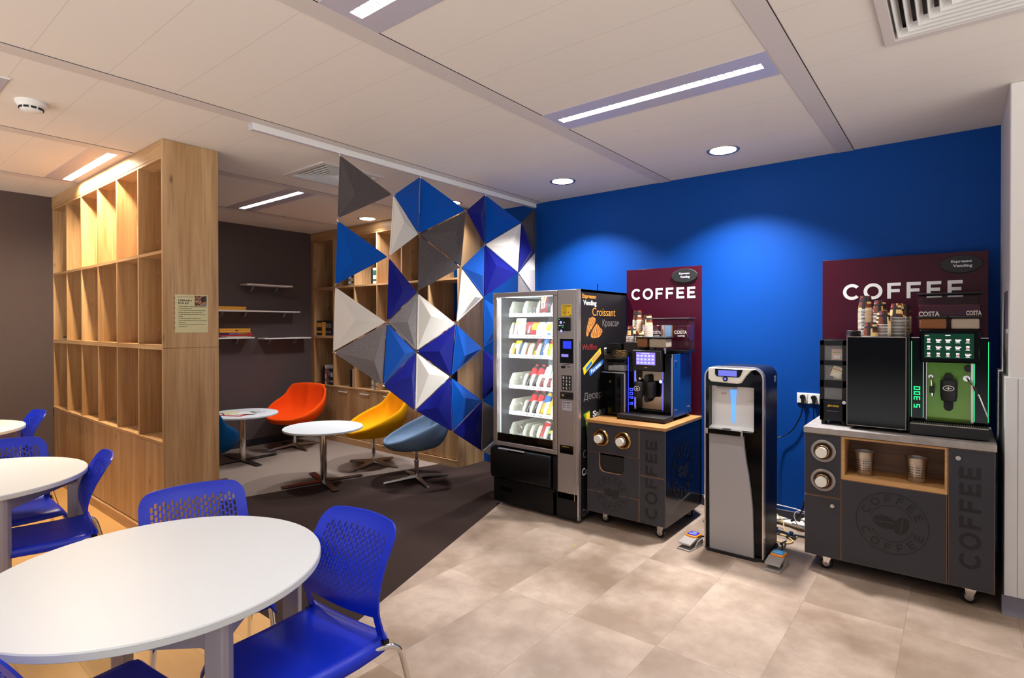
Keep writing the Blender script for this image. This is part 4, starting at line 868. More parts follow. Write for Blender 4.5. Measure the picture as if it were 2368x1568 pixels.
pouch(lane(4, 2), TY+.142, TZ[1]+.004, .14, .125, .05, [pW, pY, pBl], lambda u, v: 1 if (u > .5 and .3 < v < .85) else 2 if (v < .2 and u > .6) or (.3 < u < .5 and v > .85) else 0, .2, 'snack_bag', 'white bag with yellow fries and blue corner, second vending row', 'snack', G1)
BR = [(0, .066, .15, [pY, pBr, pW], lambda u, v: 1 if (v < .42 and u > .2) else 2 if (.45 < v < .65) else 0, 'yellow wafer bag at the left of the third vending row'), (1, .05, .13, [pBl, pW, pBr], lambda u, v: 1 if .3 < u < .75 else 2 if v > .9 else 0, 'white and blue chocolate bar in the third vending row'), (2, .05, .125, [pOr, pW, pR], lambda u, v: 1 if (.2 < u < .7 and v < .8) else 2 if u > .8 and v < .5 else 0, 'white and orange chocolate bar in the third vending row'),
      (3, .05, .185, [pDk, pY, pR], lambda u, v: 1 if v < .25 else 2 if (.4 < u < .6) else 0, 'long dark red bar with a yellow foot, third vending row'), (4, .052, .18, [pBl, pW], lambda u, v: 1 if (.4 < u < .6 and .2 < v < .8) else 0, 'long bright blue bar in the third vending row'), (5, .055, .165, [pY, pG, pR], lambda u, v: 1 if (v < .3 or v > .88) else 2 if (v > .7 and u < .5) else 0, 'yellow and green bar at the right of the third vending row')]
for i, w_, h_, ms, fm, lb in BR: pouch(lane(i), TY+.14, TZ[2]+.004, w_, h_, .022, ms, fm, .5, 'snack_bar', lb, 'snack', 'bars in the third vending row')
def bottle(x, z, ms, lb, lab0=.45, lab1=.78, h=.22, r=.031):
    P = [(.0, .002), (r*.8, 0), (r, .012), (r*.94, h*.25), (r, h*.34), (r*.96, h*lab0), (r*.96, h*lab1), (r*.7, h*.86), (r*.40, h*.92), (r*.38, h*.945), (r*.44, h*.95), (r*.44, h), (0, h)]
    mi = [0, 0, 0, 0, 0, 1, 2, 2, 2, 3, 3, 3]; g = G(); g.T = Matrix.Translation((x, TY+.152, z)) @ Matrix.Rotation(-.62, 4, 'X'); g.lathe(P, (0, 0, 0), 16, ms=mi); g.T = None
    return tag(g.build('drink_bottle', ms), lb, 'bottle', 'bottles in the vending machine')
pc = pr('pk_clear', '4A2A24')
for z, rr in ((TZ[3], 'fourth'), (TZ[4], 'fifth')):
    bottle(lane(2), z+.008, [M['cola'], pR, pc, pR], 'cola bottle with red label, left one of the %s vending row' % rr); bottle(lane(3), z+.008, [M['cola'], pR, pc, pR], 'cola bottle with red label, second of the %s vending row' % rr)
bottle(lane(4), TZ[3]+.008, [M['rose'], pW, pW, pW], 'dark red drink with tall white label in the fourth vending row', .3, .86); bottle(lane(5), TZ[3]+.008, [M['rose'], pW, pW, pW], 'brown red drink with white label, right end of the fourth vending row', .36, .86)
bottle(lane(4), TZ[4]+.008, [M['oj'], pBl, M['oj'], pBl], 'orange drink with a blue label in the fifth vending row'); bottle(lane(5), TZ[4]+.008, [M['oj'], M['oj'], pOr, pBl], 'plain yellow juice bottle at the right of the fifth vending row')
for i, ms, lb in ((4, [pR, pR, pW], 'red drink can in the lowest vending row'), (5, [pB, pG, pB], 'black and green drink can in the lowest vending row')):
    g = G(); g.T = Matrix.Translation((lane(i), TY+.15, TZ[5]+.008)) @ Matrix.Rotation(-.62, 4, 'X'); g.lathe([(.020, 0), (.029, .008), (.029, .045), (.029, .075), (.029, .145), (.024, .158), (.022, .160), (0, .158)], (0, 0, 0), 18, ms=[2, 0, 1, 0, 2, 2, 2]); g.T = None; tag(g.build('drink_can', ms), lb, 'can')
# control column
g = G(); g.box(vx(.617), VY-.004, .175, VX1-.012, VY+.04, 1.834); g.build('control_column', M['silver'], V, bevel=.004)
g = G(); g.box(VX1-.012, VY-.002, .03, VX1+.001, VY+.03, 1.836); g.box(vx(.776), VY-.0055, .178, vx(.782), VY-.003, 1.83); g.build('edge_trim', M['silverlt'], V, smooth=0)
g = G(); g.box(vx(.645), VY-.0045, 1.615, vx(.765), VY-.0030, 1.72); g.build('notice_pocket', M['silver'], V, smooth=0)
g = G(); g.box(vx(.659), VY-.006, 1.623, vx(.753), VY-.0045, 1.715); ns = g.build('notice_sticker', M['yel'], V, smooth=0)
g = G()
for i in range(8): g.box(vx(.668), VY-.0068, 1.706-.0105*i, vx(.668+(.075 if i < 2 else .038)), VY-.006, 1.709-.0105*i)
g.box(vx(.72), VY-.0068, 1.650, vx(.728), VY-.006, 1.658, 1); g.box(vx(.733), VY-.0068, 1.625, vx(.738), VY-.006, 1.635, 0); g.box(vx(.742), VY-.0068, 1.625, vx(.748), VY-.006, 1.635, 0); g.build('print', [M['ink'], M['red']], ns, smooth=0)
g = G(); g.box(vx(.637), VY-.03, 1.506, vx(.742), VY, 1.612); cr = g.build('card_reader', M['black'], V, bevel=.006)
g = G(); g.disk((vx(.668), VY-.031, 1.575), .011, .001, 'y', 16, 0); g.disk((vx(.672), VY-.031, 1.508), .010, .001, 'y', 16, 0)
for a, b, m in ((.650, 1.600, 1), (.651, 1.550, 2), (.668, 1.550, 2), (.686, 1.553, 2), (.684, 1.538, 1), (.696, 1.575, 2)): g.box(vx(a), VY-.032, b-.003, vx(a)+.006, VY-.030, b+.003, m)
g.build('lights', [M['eicont'], M['egreen'], M['eicon']], cr, smooth=0)
g = G(); g.box(vx(.643), VY-.007, 1.253, vx(.767), VY-.001, 1.445); g.build('display_panel', M['gloss'], V, bevel=.001)
g = G(); g.box(vx(.674), VY-.009, 1.369, vx(.751), VY-.006, 1.428); g.build('screen', M['escreen'], V, smooth=0)
g = G(); g.box(vx(.655), VY-.0085, 1.296, vx(.729), VY-.006, 1.330, 1); g.box(vx(.660), VY-.0095, 1.303, vx(.724), VY-.008, 1.324, 0); g.build('text_display', [M['epurple'], M['black']], V, smooth=0)
g = G(); g.box(vx(.643), VY-.0065, 1.206, vx(.767), VY-.002, 1.251, 0); g.box(vx(.659), VY-.012, 1.213, vx(.695), VY-.004, 1.233, 1); g.box(vx(.68), VY-.0075, 1.241, vx(.733), VY-.006, 1.246, 1); g.box(vx(.71), VY-.0075, 1.222, vx(.742), VY-.006, 1.227, 1); g.build('coin_slot', [M['silver'], M['black']], V, smooth=0)
g = G(); g.box(vx(.661), VY-.007, 1.040, vx(.752), VY-.003, 1.157); kp = g.build('keypad', M['matt'], V, bevel=.001)
for r_, row in enumerate(['123', '456', '789', '0EC']):
    for c_, ch in enumerate(row): text(ch, M['offwhite'], kp, (vx(.678+.0285*c_), VY-.0078, 1.139-.0275*r_), .013, .018, '-y', bold=.02)
g = G(); g.box(vx(.646), VY-.007, .969, vx(.767), VY-.003, 1.025, 0); g.disk((vx(.674), VY-.007, 1.0), .010, -.006, 'y', 16, 1); g.box(vx(.70), VY-.009, .99, vx(.752), VY-.006, 1.005, 2); g.build('lock_plate', [M['matt'], M['gold'], M['black']], V, smooth=0)
g = G(); g.box(vx(.666), VY-.0065, .880, vx(.752), VY-.0045, .954, 0)
for i in range(3):
    for j in range(2): g.box(vx(.676+.04*j), VY-.0072, .90+.016*i, vx(.684+.04*j), VY-.0064, .908+.016*i, 1); g.box(vx(.69+.04*j), VY-.0072, .902+.016*i, vx(.70+.04*j), VY-.0064, .905+.016*i, 1)
g.box(vx(.67), VY-.0072, .942, vx(.745), VY-.0064, .946, 1); g.build('coin_sticker', [M['plate'], M['ink']], V, smooth=0)
g = G(); g.box(vx(.643), VY-.007, .539, vx(.767), VY-.003, .604, 0); g.box(vx(.668), VY-.010, .590, vx(.728), VY-.006, .596, 1); g.build('coin_return', [M['gloss'], M['gold']], V, smooth=0)
# delivery flap and base
g = G(); g.prism([(VY-.005, .50), (VY-.020, .495), (VY-.030, .47), (VY-.028, .27), (VY-.012, .235), (VY+.04, .23), (VY+.04, .50)], VX0-.012, vx(.56), 'x'); fl = g.build('delivery_flap', M['black'], V, bevel=.008)
g = G(); g.prism([(VY-.032, .492), (VY-.022, .503), (VY-.01, .492)], vx(.02), vx(.30), 'x', 0); g.box(vx(.13), VY-.036, .482, vx(.30), VY-.02, .494, 1); g.build('grip', [M['silver'], M['gloss']], fl)
g = G(); g.box(VX0+.01, VY-.004, .03, VX1-.013, VY+.03, .23); g.box(vx(.575), VY-.004, .03, vx(.612), VY+.03, .50); g.box(VX0+.005, VY-.008, .215, vx(.6), VY, .222); g.box(vx(.03), VY-.006, .13, vx(.16), VY-.002, .165, 1); g.build('base_panel', [M['black'], M['gloss']], V, bevel=.002)
g = G(); g.cyl(-2.36, 4.12, 1.836, 1.90, .004, n=8); g.build('antenna', M['black'], V)
# printing on the side
XS = VX1+.0008
def st(s, m, y0, y1, z0, z1, bold=0): text(s, m, V, (XS, VY+(y0+y1)/2, (z0+z1)/2), y1-y0, z1-z0, '+x', bold)
st('Espresso', M['oranprint'], .05, .265, 1.757, 1.800, .03); st('Vending', M['white'], .065, .27, 1.700, 1.752, .03)
st('Croissant', M['oranprint'], .205, .59, 1.628, 1.695); st('Кроасан', M['greyprint'], .37, .655, 1.528, 1.60); st('Waffles', M['redprint'], .043, .28, 1.355, 1.402)
st('E', M['white'], .40, .44, 1.305, 1.366, .03); st('Десерт', M['greyprint'], .072, .40, .945, 1.018); st('Salti', M['white'], .212, .40, .813, .86, .02)
st('C', M['greyprint'], .063, .105, .505, .568); st('Co', M['white'], .047, .135, .368, .428, .02); st('Сти', M['greyprint'], .052, .15, .052, .105)
def side(pts, m, nm, th=.002, mi=0):
    g = G(); g.prism([(VY+a, b) for a, b in pts], VX1, VX1+th, 'x'); return g.build(nm, m, V, smooth=0)
def croissant(pts, lines):
    g = G(); g.prism([(VY+a, b) for a, b in pts], VX1, VX1+.0022, 'x', 0)
    for (a, b), (c, d) in lines:
        q = hypot(c-a, d-b); nx, ny = -(d-b)/q*.002, (c-a)/q*.002
        g.prism([(VY+a+nx, b+ny), (VY+a-nx, b-ny), (VY+c-nx, d-ny), (VY+c+nx, d+ny)], VX1+.002, VX1+.0028, 'x', 1)
    g.build('croissant_picture', [M['croi'], M['pk_brown']], V, smooth=0)
croissant([(.108, 1.478), (.118, 1.462), (.135, 1.468), (.148, 1.492), (.178, 1.512), (.205, 1.535), (.242, 1.568), (.255, 1.592), (.248, 1.610), (.225, 1.616), (.205, 1.622), (.178, 1.612), (.150, 1.608), (.142, 1.580), (.128, 1.555), (.115, 1.520)],
    [((.145, 1.60), (.20, 1.535)), ((.165, 1.608), (.222, 1.552)), ((.190, 1.616), (.240, 1.570)), ((.130, 1.565), (.175, 1.512)), ((.120, 1.53), (.150, 1.497))])
croissant([(.178, 1.470), (.190, 1.452), (.225, 1.448), (.275, 1.450), (.320, 1.458), (.345, 1.478), (.365, 1.498), (.358, 1.518), (.330, 1.530), (.305, 1.550), (.278, 1.565), (.262, 1.560), (.240, 1.540), (.210, 1.515), (.188, 1.492)],
    [((.205, 1.508), (.222, 1.452)), ((.228, 1.528), (.255, 1.452)), ((.252, 1.548), (.290, 1.455)), ((.278, 1.560), (.325, 1.462)), ((.308, 1.545), (.348, 1.485))])
side([(.058, 1.215), (.075, 1.16), (.345, 1.32), (.332, 1.365)], M['yel'], 'yellow_bar_picture'); side([(.10, 1.215), (.115, 1.19), (.20, 1.245), (.19, 1.27)], M['blueprint'], 'bar_emblem', .003); side([(.20, 1.285), (.22, 1.255), (.33, 1.32), (.315, 1.345)], pTan, 'wafer_picture', .003)
side([(.15, 1.19), (.165, 1.145), (.40, 1.24), (.39, 1.275)], M['blueprint'], 'blue_bar_picture'); text('Forever', M['white'], V, (VX1+.0025, VY+.268, 1.212), .185, .034, '+x', .02, rot=.37)
side([(.065, .85), (.16, .87), (.17, .70), (.12, .68), (.10, .80)], M['greenpr'], 'snack_picture'); side([(.105, .85), (.16, .86), (.168, .75), (.12, .74)], M['yel'], 'snack_emblem', .003); side([(.125, .27), (.14, .28), (.15, .12), (.135, .12)], M['blueprint'], 'label_edge')

# ---------------- purple back panels ----------------
def coffee_panel(label, x0, x1, z1, y, word, oval, tx):
    t = thing('coffee_sign_panel', label, 'sign', ((x0+x1)/2, y, .1)); g = G(); g.box(x0, y, .12, x1, y+.018, z1); g.build('panel', M['wine'], t, bevel=.001)
    g = G(); fitword(g, 'COFFEE', word[0], word[1], word[2], word[3], y-.0008, gap=.26); g.build('lettering', M['white'], t, smooth=0)
    cx, cz, rx, rz = oval; g = G(); n = 48; pts = [(cx+rx*cos(2*pi*i/n), cz+rz*sin(2*pi*i/n)) for i in range(n)]; g.prism(pts, y-.012, y, 'y'); ov = g.build('oval_badge', M['matt'], t, bevel=.003)
    text('Espresso', M['plate'], ov, (cx, y-.0135, cz+rz*.28), tx, rz*.36, '-y', bold=.03); text('Vending', M['plate'], ov, (cx+rx*.05, y-.0135, cz-rz*.22), tx*.92, rz*.42, '-y', bold=.03)
    return t
coffee_panel('small wine red coffee sign panel behind the cart with the wooden top', -2.286, -1.620, 2.038, 4.50, (-2.238, -1.667, 1.775, 1.868), (-1.757, 1.961, .110, .058), .088)
coffee_panel('large wine red coffee sign panel behind the wide cart', -.767, .157, 2.021, 4.61, (-.637, .035, 1.732, 1.840), (.024, 1.942, .107, .058), .106)

# ---------------- carts ----------------
def caster(t, x, y, braked=False):
    g = G(); g.disk((x, y-.012, .037), .037, .024, 'y', 24, 0); g.disk((x, y-.014, .037), .022, .028, 'y', 20, 1); g.disk((x, y-.020, .037), .008, .040, 'y', 12, 1)
    c = G(); 
    for s in (-1, 1): c.prism([(x-.012, .03), (x+.012, .03), (x+.035, .088), (x-.02, .088)], y+s*.017-.0015, y+s*.017+.0015, 'y')
    c.box(x-.04, y-.03, .088, x+.045, y+.03, .094); c.cyl(x+.008, y, .084, .1, .015, n=16)
    k = c.build('caster', M['chrome'], t, bevel=.0008); g.build('wheel', [M['black'], M['silver']], k, bevel=.002)
def cupring(t, cx, cz, y, R, ring, gold):
    g = G(); g.lathe([(R, .0), (R, -.006), (R*.93, -.011), (R*.80, -.010), (R*.70, -.003), (R*.68, .03)], (cx, y, cz), 40, 'y', cap=False); h = g.build('cup_dispenser', ring, t)
    g = G(); g.lathe([(R*.68, -.001), (0, -.0005)], (cx, y, cz), 32, 'y', cap=False); g.build('opening', M['matt'], h)
    g = G(); g.lathe([(R*.52, .0), (R*.50, -.016), (R*.56, -.018), (R*.56, -.024), (R*.50, -.026)], (cx-.002, y, cz), 28, 'y', cap=False); g.build('collar', gold, h)
    g = G(); g.lathe([(R*.46, -.01), (R*.42, -.050), (R*.455, -.051), (R*.455, -.054), (0, -.0545)], (cx-.004, y, cz-.003), 28, 'y', cap=False); g.build('cup_end', M['offwhite'], h)
# cart 1
C1 = thing('coffee_cart', 'narrow graphite coffee cart with wooden top, beside the vending machine', 'cart', (-1.94, 4.13, 0)); a0, a1, yf, yb = -2.262, -1.617, 3.785, 4.49
g = G(); g.box(a0+.001, yf+.019, .101, a1-.001, yb-.001, .118); g.box(a0, yf+.018, .118, a0+.018, yb, .795); g.box(a1-.018, yf+.002, .10, a1, yb, .795); g.box(a0, yb-.018, .118, a1, yb, .795); g.box(a0+.01, yf+.02, .55, a1-.01, yb-.02, .568); g.build('body', M['cartside'], C1, smooth=0, bevel=.001)
g = G(); g.box(a0-.004, yf-.012, .795, a1+.006, yb+.005, .817); g.build('worktop', M['wtop'], C1, bevel=.0015)
def panel(t, nm, x0, z0, x1, z1, y, cut=None):
    g = G(); e = .0025
    g.box(x0+.001, y, z0+.001, x1-.001, y+.017, z1-.001, 1); g.box(x0+e, y-.0012, z0+e, x1-e, y+.001, z1-e, 0); return g.build(nm, [M['graphite'], M['ply']], t, smooth=0)
F1 = lambda x: a0+x
panel(C1, 'cup_panel', F1(0), .568, F1(.439), .795, yf)
# panel with rounded notch
g = G(); xl, xr, zt, zb, rr = F1(.106), F1(.318), .567, .425, .05
o = [(F1(.001), .27), (F1(.438), .27), (F1(.438), .566), (xr, .566), (xr, zb+rr)]+[(xr-rr+rr*cos(q*pi/16), zb+rr-rr*sin(q*pi/16)) for q in range(1, 8)]+[(xr-rr, zb), (xl+rr, zb)]+[(xl+rr-rr*sin(q*pi/16), zb+rr-rr*cos(q*pi/16)) for q in range(1, 8)]+[(xl, zb+rr), (xl, .566), (F1(.001), .566)]
g.prism(o, yf, yf+.018, 'y', 1); g.prism([(x+(.0 if abs(x-F1(.2)) > .2 else 0), z) for x, z in o], yf-.001, yf+.0002, 'y', 0); g.build('bin_flap', [M['graphite'], M['ply']], C1, smooth=0)
g = G(); g.box(F1(.09), yf+.02, .40, F1(.34), yf+.25, .566); g.build('bin_recess', M['matt'], C1, smooth=0)
panel(C1, 'lower_panel', F1(0), .102, F1(.439), .268, yf); panel(C1, 'upper_side_door', F1(.441), .452, F1(.644), .795, yf); panel(C1, 'lower_side_door', F1(.441), .102, F1(.644), .450, yf)
g = G(); coffee_logo(g, F1(.214), .2745, .134, yf-.0014); g.build('round_coffee_emblem', M['graphprint'], C1, smooth=0)
g = G(); vertword(g, 'COFFEE', F1(.491), F1(.581), .145, .716, yf-.0016, gap=.26); g.build('lettering', M['graphprint'], C1, smooth=0)
g = G(); g.T = Matrix(((0, -1, 0, a1), (1, 0, 0, 0), (0, 0, 1, 0), (0, 0, 0, 1))); coffee_logo(g, 4.10, .45, .21, -.0016); g.T = None; g.build('side_emblem', M['graphprint'], C1, smooth=0)
cupring(C1, F1(.125), .686, yf-.001, .067, M['brass'], M['copper']); cupring(C1, F1(.310), .686, yf-.001, .067, M['brass'], M['copper'])
for x, y in ((-1.69, 3.86), (-2.16, 3.90), (-1.69, 4.42), (-2.18, 4.42)): caster(C1, x, y)
# cart 2
C2 = thing('coffee_cart', 'wide graphite coffee cart with grey stone top beside the white column', 'cart', (-.30, 4.27, 0)); b0, b1, yf, yb = -.755, .166, 3.945, 4.60
g = G(); g.box(b0, yf+.018, .10, b1, yb, .118); g.box(b0, yf+.018, .118, b0+.018, yb, .866); g.box(b1-.018, yf+.002, .10, b1, yb, .866); g.box(b0, yb-.018, .118, b1, yb, .866); g.box(b0+.204, yf+.02, .118, b0+.22, yb-.02, .60); g.build('body', M['graphite'], C2, smooth=0, bevel=.001)
g = G(); g.box(b0-.005, yf-.012, .870, b1+.006, yb+.005, .908); g.build('worktop', M['conc'], C2, bevel=.002)
F2 = lambda x: b0+x
panel(C2, 'cup_panel', F2(0), .480, F2(.203), .866, yf); lk = panel(C2, 'lower_left_door', F2(0), .100, F2(.203), .477, yf); cp = panel(C2, 'centre_panel', F2(.205), .100, F2(.718), .602, yf); rd = panel(C2, 'right_door', F2(.721), .102, F2(.921), .866, yf)
for t_, x, z in ((lk, .156, .428), (rd, .765, .816)):
    g = G(); g.disk((F2(x), yf, z), .012, -.010, 'y', 18); g.disk((F2(x), yf-.010, z), .006, -.002, 'y', 12); g.build('lock_knob', M['silverlt'], t_)
g = G()
for a, b, c, d in ((.203, .853, .719, .866), (.203, .603, .719, .632), (.203, .632, .221, .853), (.706, .632, .719, .853)): g.box(F2(a), yf-.001, b, F2(c), yf+.24, d)
g.build('open_niche', M['niche'], C2, smooth=0, bevel=.0008, bseg=1)
g = G(); g.box(F2(.21), yf+.235, .61, F2(.715), yf+.25, .86); g.build('niche_back', M['nicheback'], C2, smooth=0)
g = G(); coffee_logo(g, F2(.460), .385, .180, yf-.0014); g.build('round_coffee_emblem', M['graphprint'], C2, smooth=0)
g = G(); vertword(g, 'COFFEE', F2(.770), F2(.862), .215, .775, yf-.0016, gap=.26); g.build('lettering', M['graphprint'], C2, smooth=0)
cupring(C2, F2(.105), .763, yf-.001, .070, M['silver'], M['copper']); cupring(C2, F2(.104), .581, yf-.001, .070, M['silver'], M['copper'])
for x, y in ((-.645, 4.03), (.06, 4.02), (-.64, 4.52), (.06, 4.52)): caster(C2, x, y)
for x, lb in ((.315, 'left perforated steel cutlery pot in the cart niche'), (.575, 'right perforated steel cutlery pot in the cart niche')):
    t = thing('steel_pot', lb, 'pot', (F2(x), yf+.09, .632), group='perforated steel pots in the niche'); c = (F2(x), yf+.09, 0)
    g = G(); g.lathe([(.0, .633), (.042, .633), (.044, .636), (.050, .72), (.057, .775), (.0585, .777), (.056, .775), (.049, .72), (.042, .64), (0, .638)], c, 40); g.build('pot', M['steel'], t)
    g = G()
    for r_ in range(6):
        z = .665+.0145*r_; rr = .044+(z-.636)*.073+.0006
        for k in range(5):
            for q in range(6):
                a = pi*2*q/6-pi/2+.35+(k-2)*.17; n = 8; p = []
                C = Vector((c[0]+rr*cos(a), c[1]+rr*sin(a), z)); tt = Vector((-sin(a), cos(a), 0))
                for s_ in range(n): b = 2*pi*s_/n; p.append(tuple(C+tt*(.003*cos(b))+Vector((0, 0, .003*sin(b)))))
                g.add(p, [tuple(range(n))])
    g.build('perforation', M['matt'], t, smooth=0)

# ---------------- coffee machine with the blue side ----------------
K = thing('coffee_machine', 'coffee machine with glowing blue edges and a blue side panel', 'coffee machine', (-1.87, 4.28, .817)); y = 4.09
g = G(); g.box(-2.062, y, .84, -1.98, 4.46, 1.332); g.box(-1.765, y, .84, -1.690, 4.46, 1.332); g.box(-2.0, y+.06, .84, -1.75, 4.46, 1.332); g.box(-2.0, y, .84, -1.75, y+.07, .885); g.box(-2.0, y, 1.19, -1.75, y+.07, 1.332)
for a in (-2.03, -1.72):
    for b in (4.12, 4.42): g.cyl(a, b, .817, .842, .018, n=12)
g.build('housing', M['gloss'], K, bevel=.002)
g = G(); g.box(-1.690, y+.004, .846, -1.684, 4.45, 1.328); bp = g.build('side_panel', M['bluepanel'], K, bevel=.001)
for yy in (y+.045, 4.40):
    for z in (.90, 1.275): g = G(); g.disk((-1.684, yy, z), .007, .010, 'x', 12); g.build('screw', M['chrome'], bp)
g = G()
for a, c in ((-2.0615, 1.15), (-1.7015, 1.15)): g.box(a-.0008, y-.002, .86, a+.0018, y-.0003, 1.30)
g.box(-2.009, y-.002, .90, -2.005, y-.0003, 1.185); g.box(-1.772, y-.002, .89, -1.769, y-.0003, 1.19); g.build('light_edges', M['eblue'], K, smooth=0)
g = G(); g.box(-1.697, y-.003, .845, -1.691, y+.001, 1.33); g.box(-2.006, y-.003, .887, -1.993, y+.02, 1.193); g.build('silver_edges', M['silverlt'], K, smooth=0)
g = G(); vertword(g, 'S 200', -2.050, -2.022, .915, 1.058, y-.0008, gap=.26, fn=seg); g.build('model_lettering', M['eblue'], K, smooth=0)
g = G(); g.box(-2.010, y-.035, 1.196, -1.770, y+.01, 1.356); sc = g.build('screen_head', M['matt'], K, bevel=.006)
g = G(); g.box(-1.976, y-.0365, 1.242, -1.817, y-.0345, 1.340, 0)
for i in range(5):
    for j in range(3): g.box(-1.970+.0305*i, y-.0375, 1.250+.0265*j, -1.948+.0305*i, y-.036, 1.265+.0265*j, 1); g.box(-1.966+.0305*i, y-.038, 1.259+.0265*j, -1.953+.0305*i, y-.0365, 1.265+.0265*j, 2)
g.box(-1.93, y-.0375, 1.330, -1.865, y-.036, 1.334, 2); g.build('touch_screen', [M['epurple'], M['eicont'], M['eicon']], sc, smooth=0)
text('S 200', M['orng'], sc, (-1.897, y-.0358, 1.222), .026, .008, '-y', bold=.03)
g = G(); g.box(-1.993, y+.045, .887, -1.772, y+.052, 1.193); g.build('mirror_plate', M['mirror'], K, smooth=0)
g = G(); g.prism([(-1.905+.019*cos(q*pi/12), 1.145+.019*sin(q*pi/12)) for q in range(0, 13)]+[(-1.905+.019*cos(q*pi/12), .965+.019*sin(q*pi/12)) for q in range(12, 25)], y-.005, y+.046, 'y'); g.build('spout_column', M['matt'], K, bevel=.002)
for x_, yy in ((-1.95, y-.035), (-1.862, y-.01)):
    g = G(); g.lathe([(.030, .985), (.036, 1.01), (.040, 1.10), (.036, 1.108), (0, 1.108)], (x_, yy, 0), 28); sp = g.build('spout_head', M['matt'], K)
    if x_ < -1.9:
        g = G(); n = 28; g.add([(x_+.027*cos(2*pi*i/n)*(1 if 1 else 0), yy-.0425, 1.058+.020*sin(2*pi*i/n)) for i in range(n)]+[(x_+.023*cos(2*pi*i/n), yy-.0425, 1.058+.016*sin(2*pi*i/n)) for i in range(n)], [(i, (i+1) % n, n+(i+1) % n, n+i) for i in range(n)]); g.box(x_-.014, yy-.0425, 1.054, x_+.014, yy-.0415, 1.058); g.box(x_-.004, yy-.0425, 1.046, x_+.004, yy-.0415, 1.066); g.build('oval_emblem', M['white'], sp, smooth=0)
g = G(); g.disk((-1.973, y+.04, 1.125), .012, -.03, 'y', 14); g.tube(bend([(-1.973, y+.01, 1.125), (-1.985, y-.02, 1.12), (-1.993, y-.03, 1.08), (-1.985, y-.03, 1.02)], .02), .004, 8); g.box(-1.995, y-.04, .985, -1.975, y-.02, 1.035, 1); g.build('steam_wand', [M['chrome'], M['matt']], K)
g = G(); g.disk((-1.788, y+.04, 1.115), .013, -.04, 'y', 14); g.build('hot_water_nozzle', M['chrome'], K)
g = G(); g.box(-2.085, y-.155, .822, -1.690, y+.02, .858); dt = g.build('drip_tray', M['matt'], K, bevel=.005)
g = G()
for i in range(40): g.box(-2.07+.0093*i, y-.145, .858, -2.067+.0093*i, y-.01, .861)
for i in range(5): g.box(-2.072, y-.14+.03*i, .858, -1.70, y-.138+.03*i, .8605)
g.build('grille', M['steel'], dt, smooth=0)
# hoppers
def hopper(K, x0, x1, y0, y1, z0, z1, fill, m, lid=True, taper=.0):
    g = G(); g.box(x0, y0, z0, x1, y1, z1); h = g.build('hopper', M['acryl'], K, bevel=.012)
    if fill: g = G(); g.box(x0+.006, y0+.006, z0+.004, x1-.006, y1-.006, z0+(z1-z0)*fill); g.build('contents', m, h, bevel=.008)
    if lid: g = G(); g.box(x0-.004, y0-.004, z1, x1+.004, y1+.004, z1+.010); g.build('lid', M['matt'], h, bevel=.004)
g = G(); g.box(-2.12, y+.03, 1.332, -1.93, y+.23, 1.415); g.build('cup_shelf', M['matt'], K, bevel=.003)
hopper(K, -1.986, -1.890, 4.07, 4.20, 1.374, 1.452, .96, M['pbrown']); hopper(K, -1.884, -1.735, 4.07, 4.20, 1.374, 1.452, .93, M['pwhite'])
g = G(); g.box(-1.985, 4.22, 1.335, -1.640, 4.42, 1.355); g.build('hopper_base', M['black'], K)
g = G(); g.box(-1.965, 4.28, 1.34, -1.640, 4.44, 1.600); hp = g.build('bean_hopper', M['acryl'], K, bevel=.03, bseg=4)
g = G(); g.box(-1.969, 4.276, 1.600, -1.636, 4.444, 1.610); g.build('lid', M['matt'], hp, bevel=.004)
g = G(); g.box(-1.963, 4.2785, 1.43, -1.642, 4.4, 1.552); g.build('brand_band', M['acrylw'], hp, bevel=.008)
def costa(hp, x0, x1, z0, z1, y, sub=True):
    text('COSTA', M['offwhite'], hp, ((x0+x1)/2, y, (z0+z1)/2), x1-x0, z1-z0, '-y', bold=.03)
    if sub: text('COFFEE', M['offwhite'], hp, ((x0+x1)/2+.005, y, z0-.016), (x1-x0)*.56, .013, '-y', bold=.04); text('EST. LONDON 1971', M['greyprint'], hp, ((x0+x1)/2, y, z1+.010), (x1-x0)*.45, .005, '-y')
costa(hp, -1.757, -1.652, 1.482, 1.510, 4.2775); costa(hp, -1.950, -1.868, 1.480, 1.506, 4.2775)
g = G(); g.box(-1.862, 4.276, 1.462, -1.838, 4.278, 1.552, 0); g.box(-1.836, 4.276, 1.462, -1.783, 4.278, 1.552, 1); g.box(-1.781, 4.276, 1.462, -1.772, 4.278, 1.552, 2); g.box(-1.855, 4.2752, 1.47, -1.848, 4.2765, 1.52, 3); g.build('sticker', [M['pwhite'], M['eicont'] if False else pr('pale_blue', '8FB4DC'), M['gold'], pDk], hp, smooth=0)
g = G(); g.cyl(-1.775, 4.14, 1.332, 1.372, .014, m=0); g.cyl(-1.80, 4.2, 1.332, 1.372, .008, m=1); g.build('hopper_outlet', [M['chrome'], M['yel']], K)
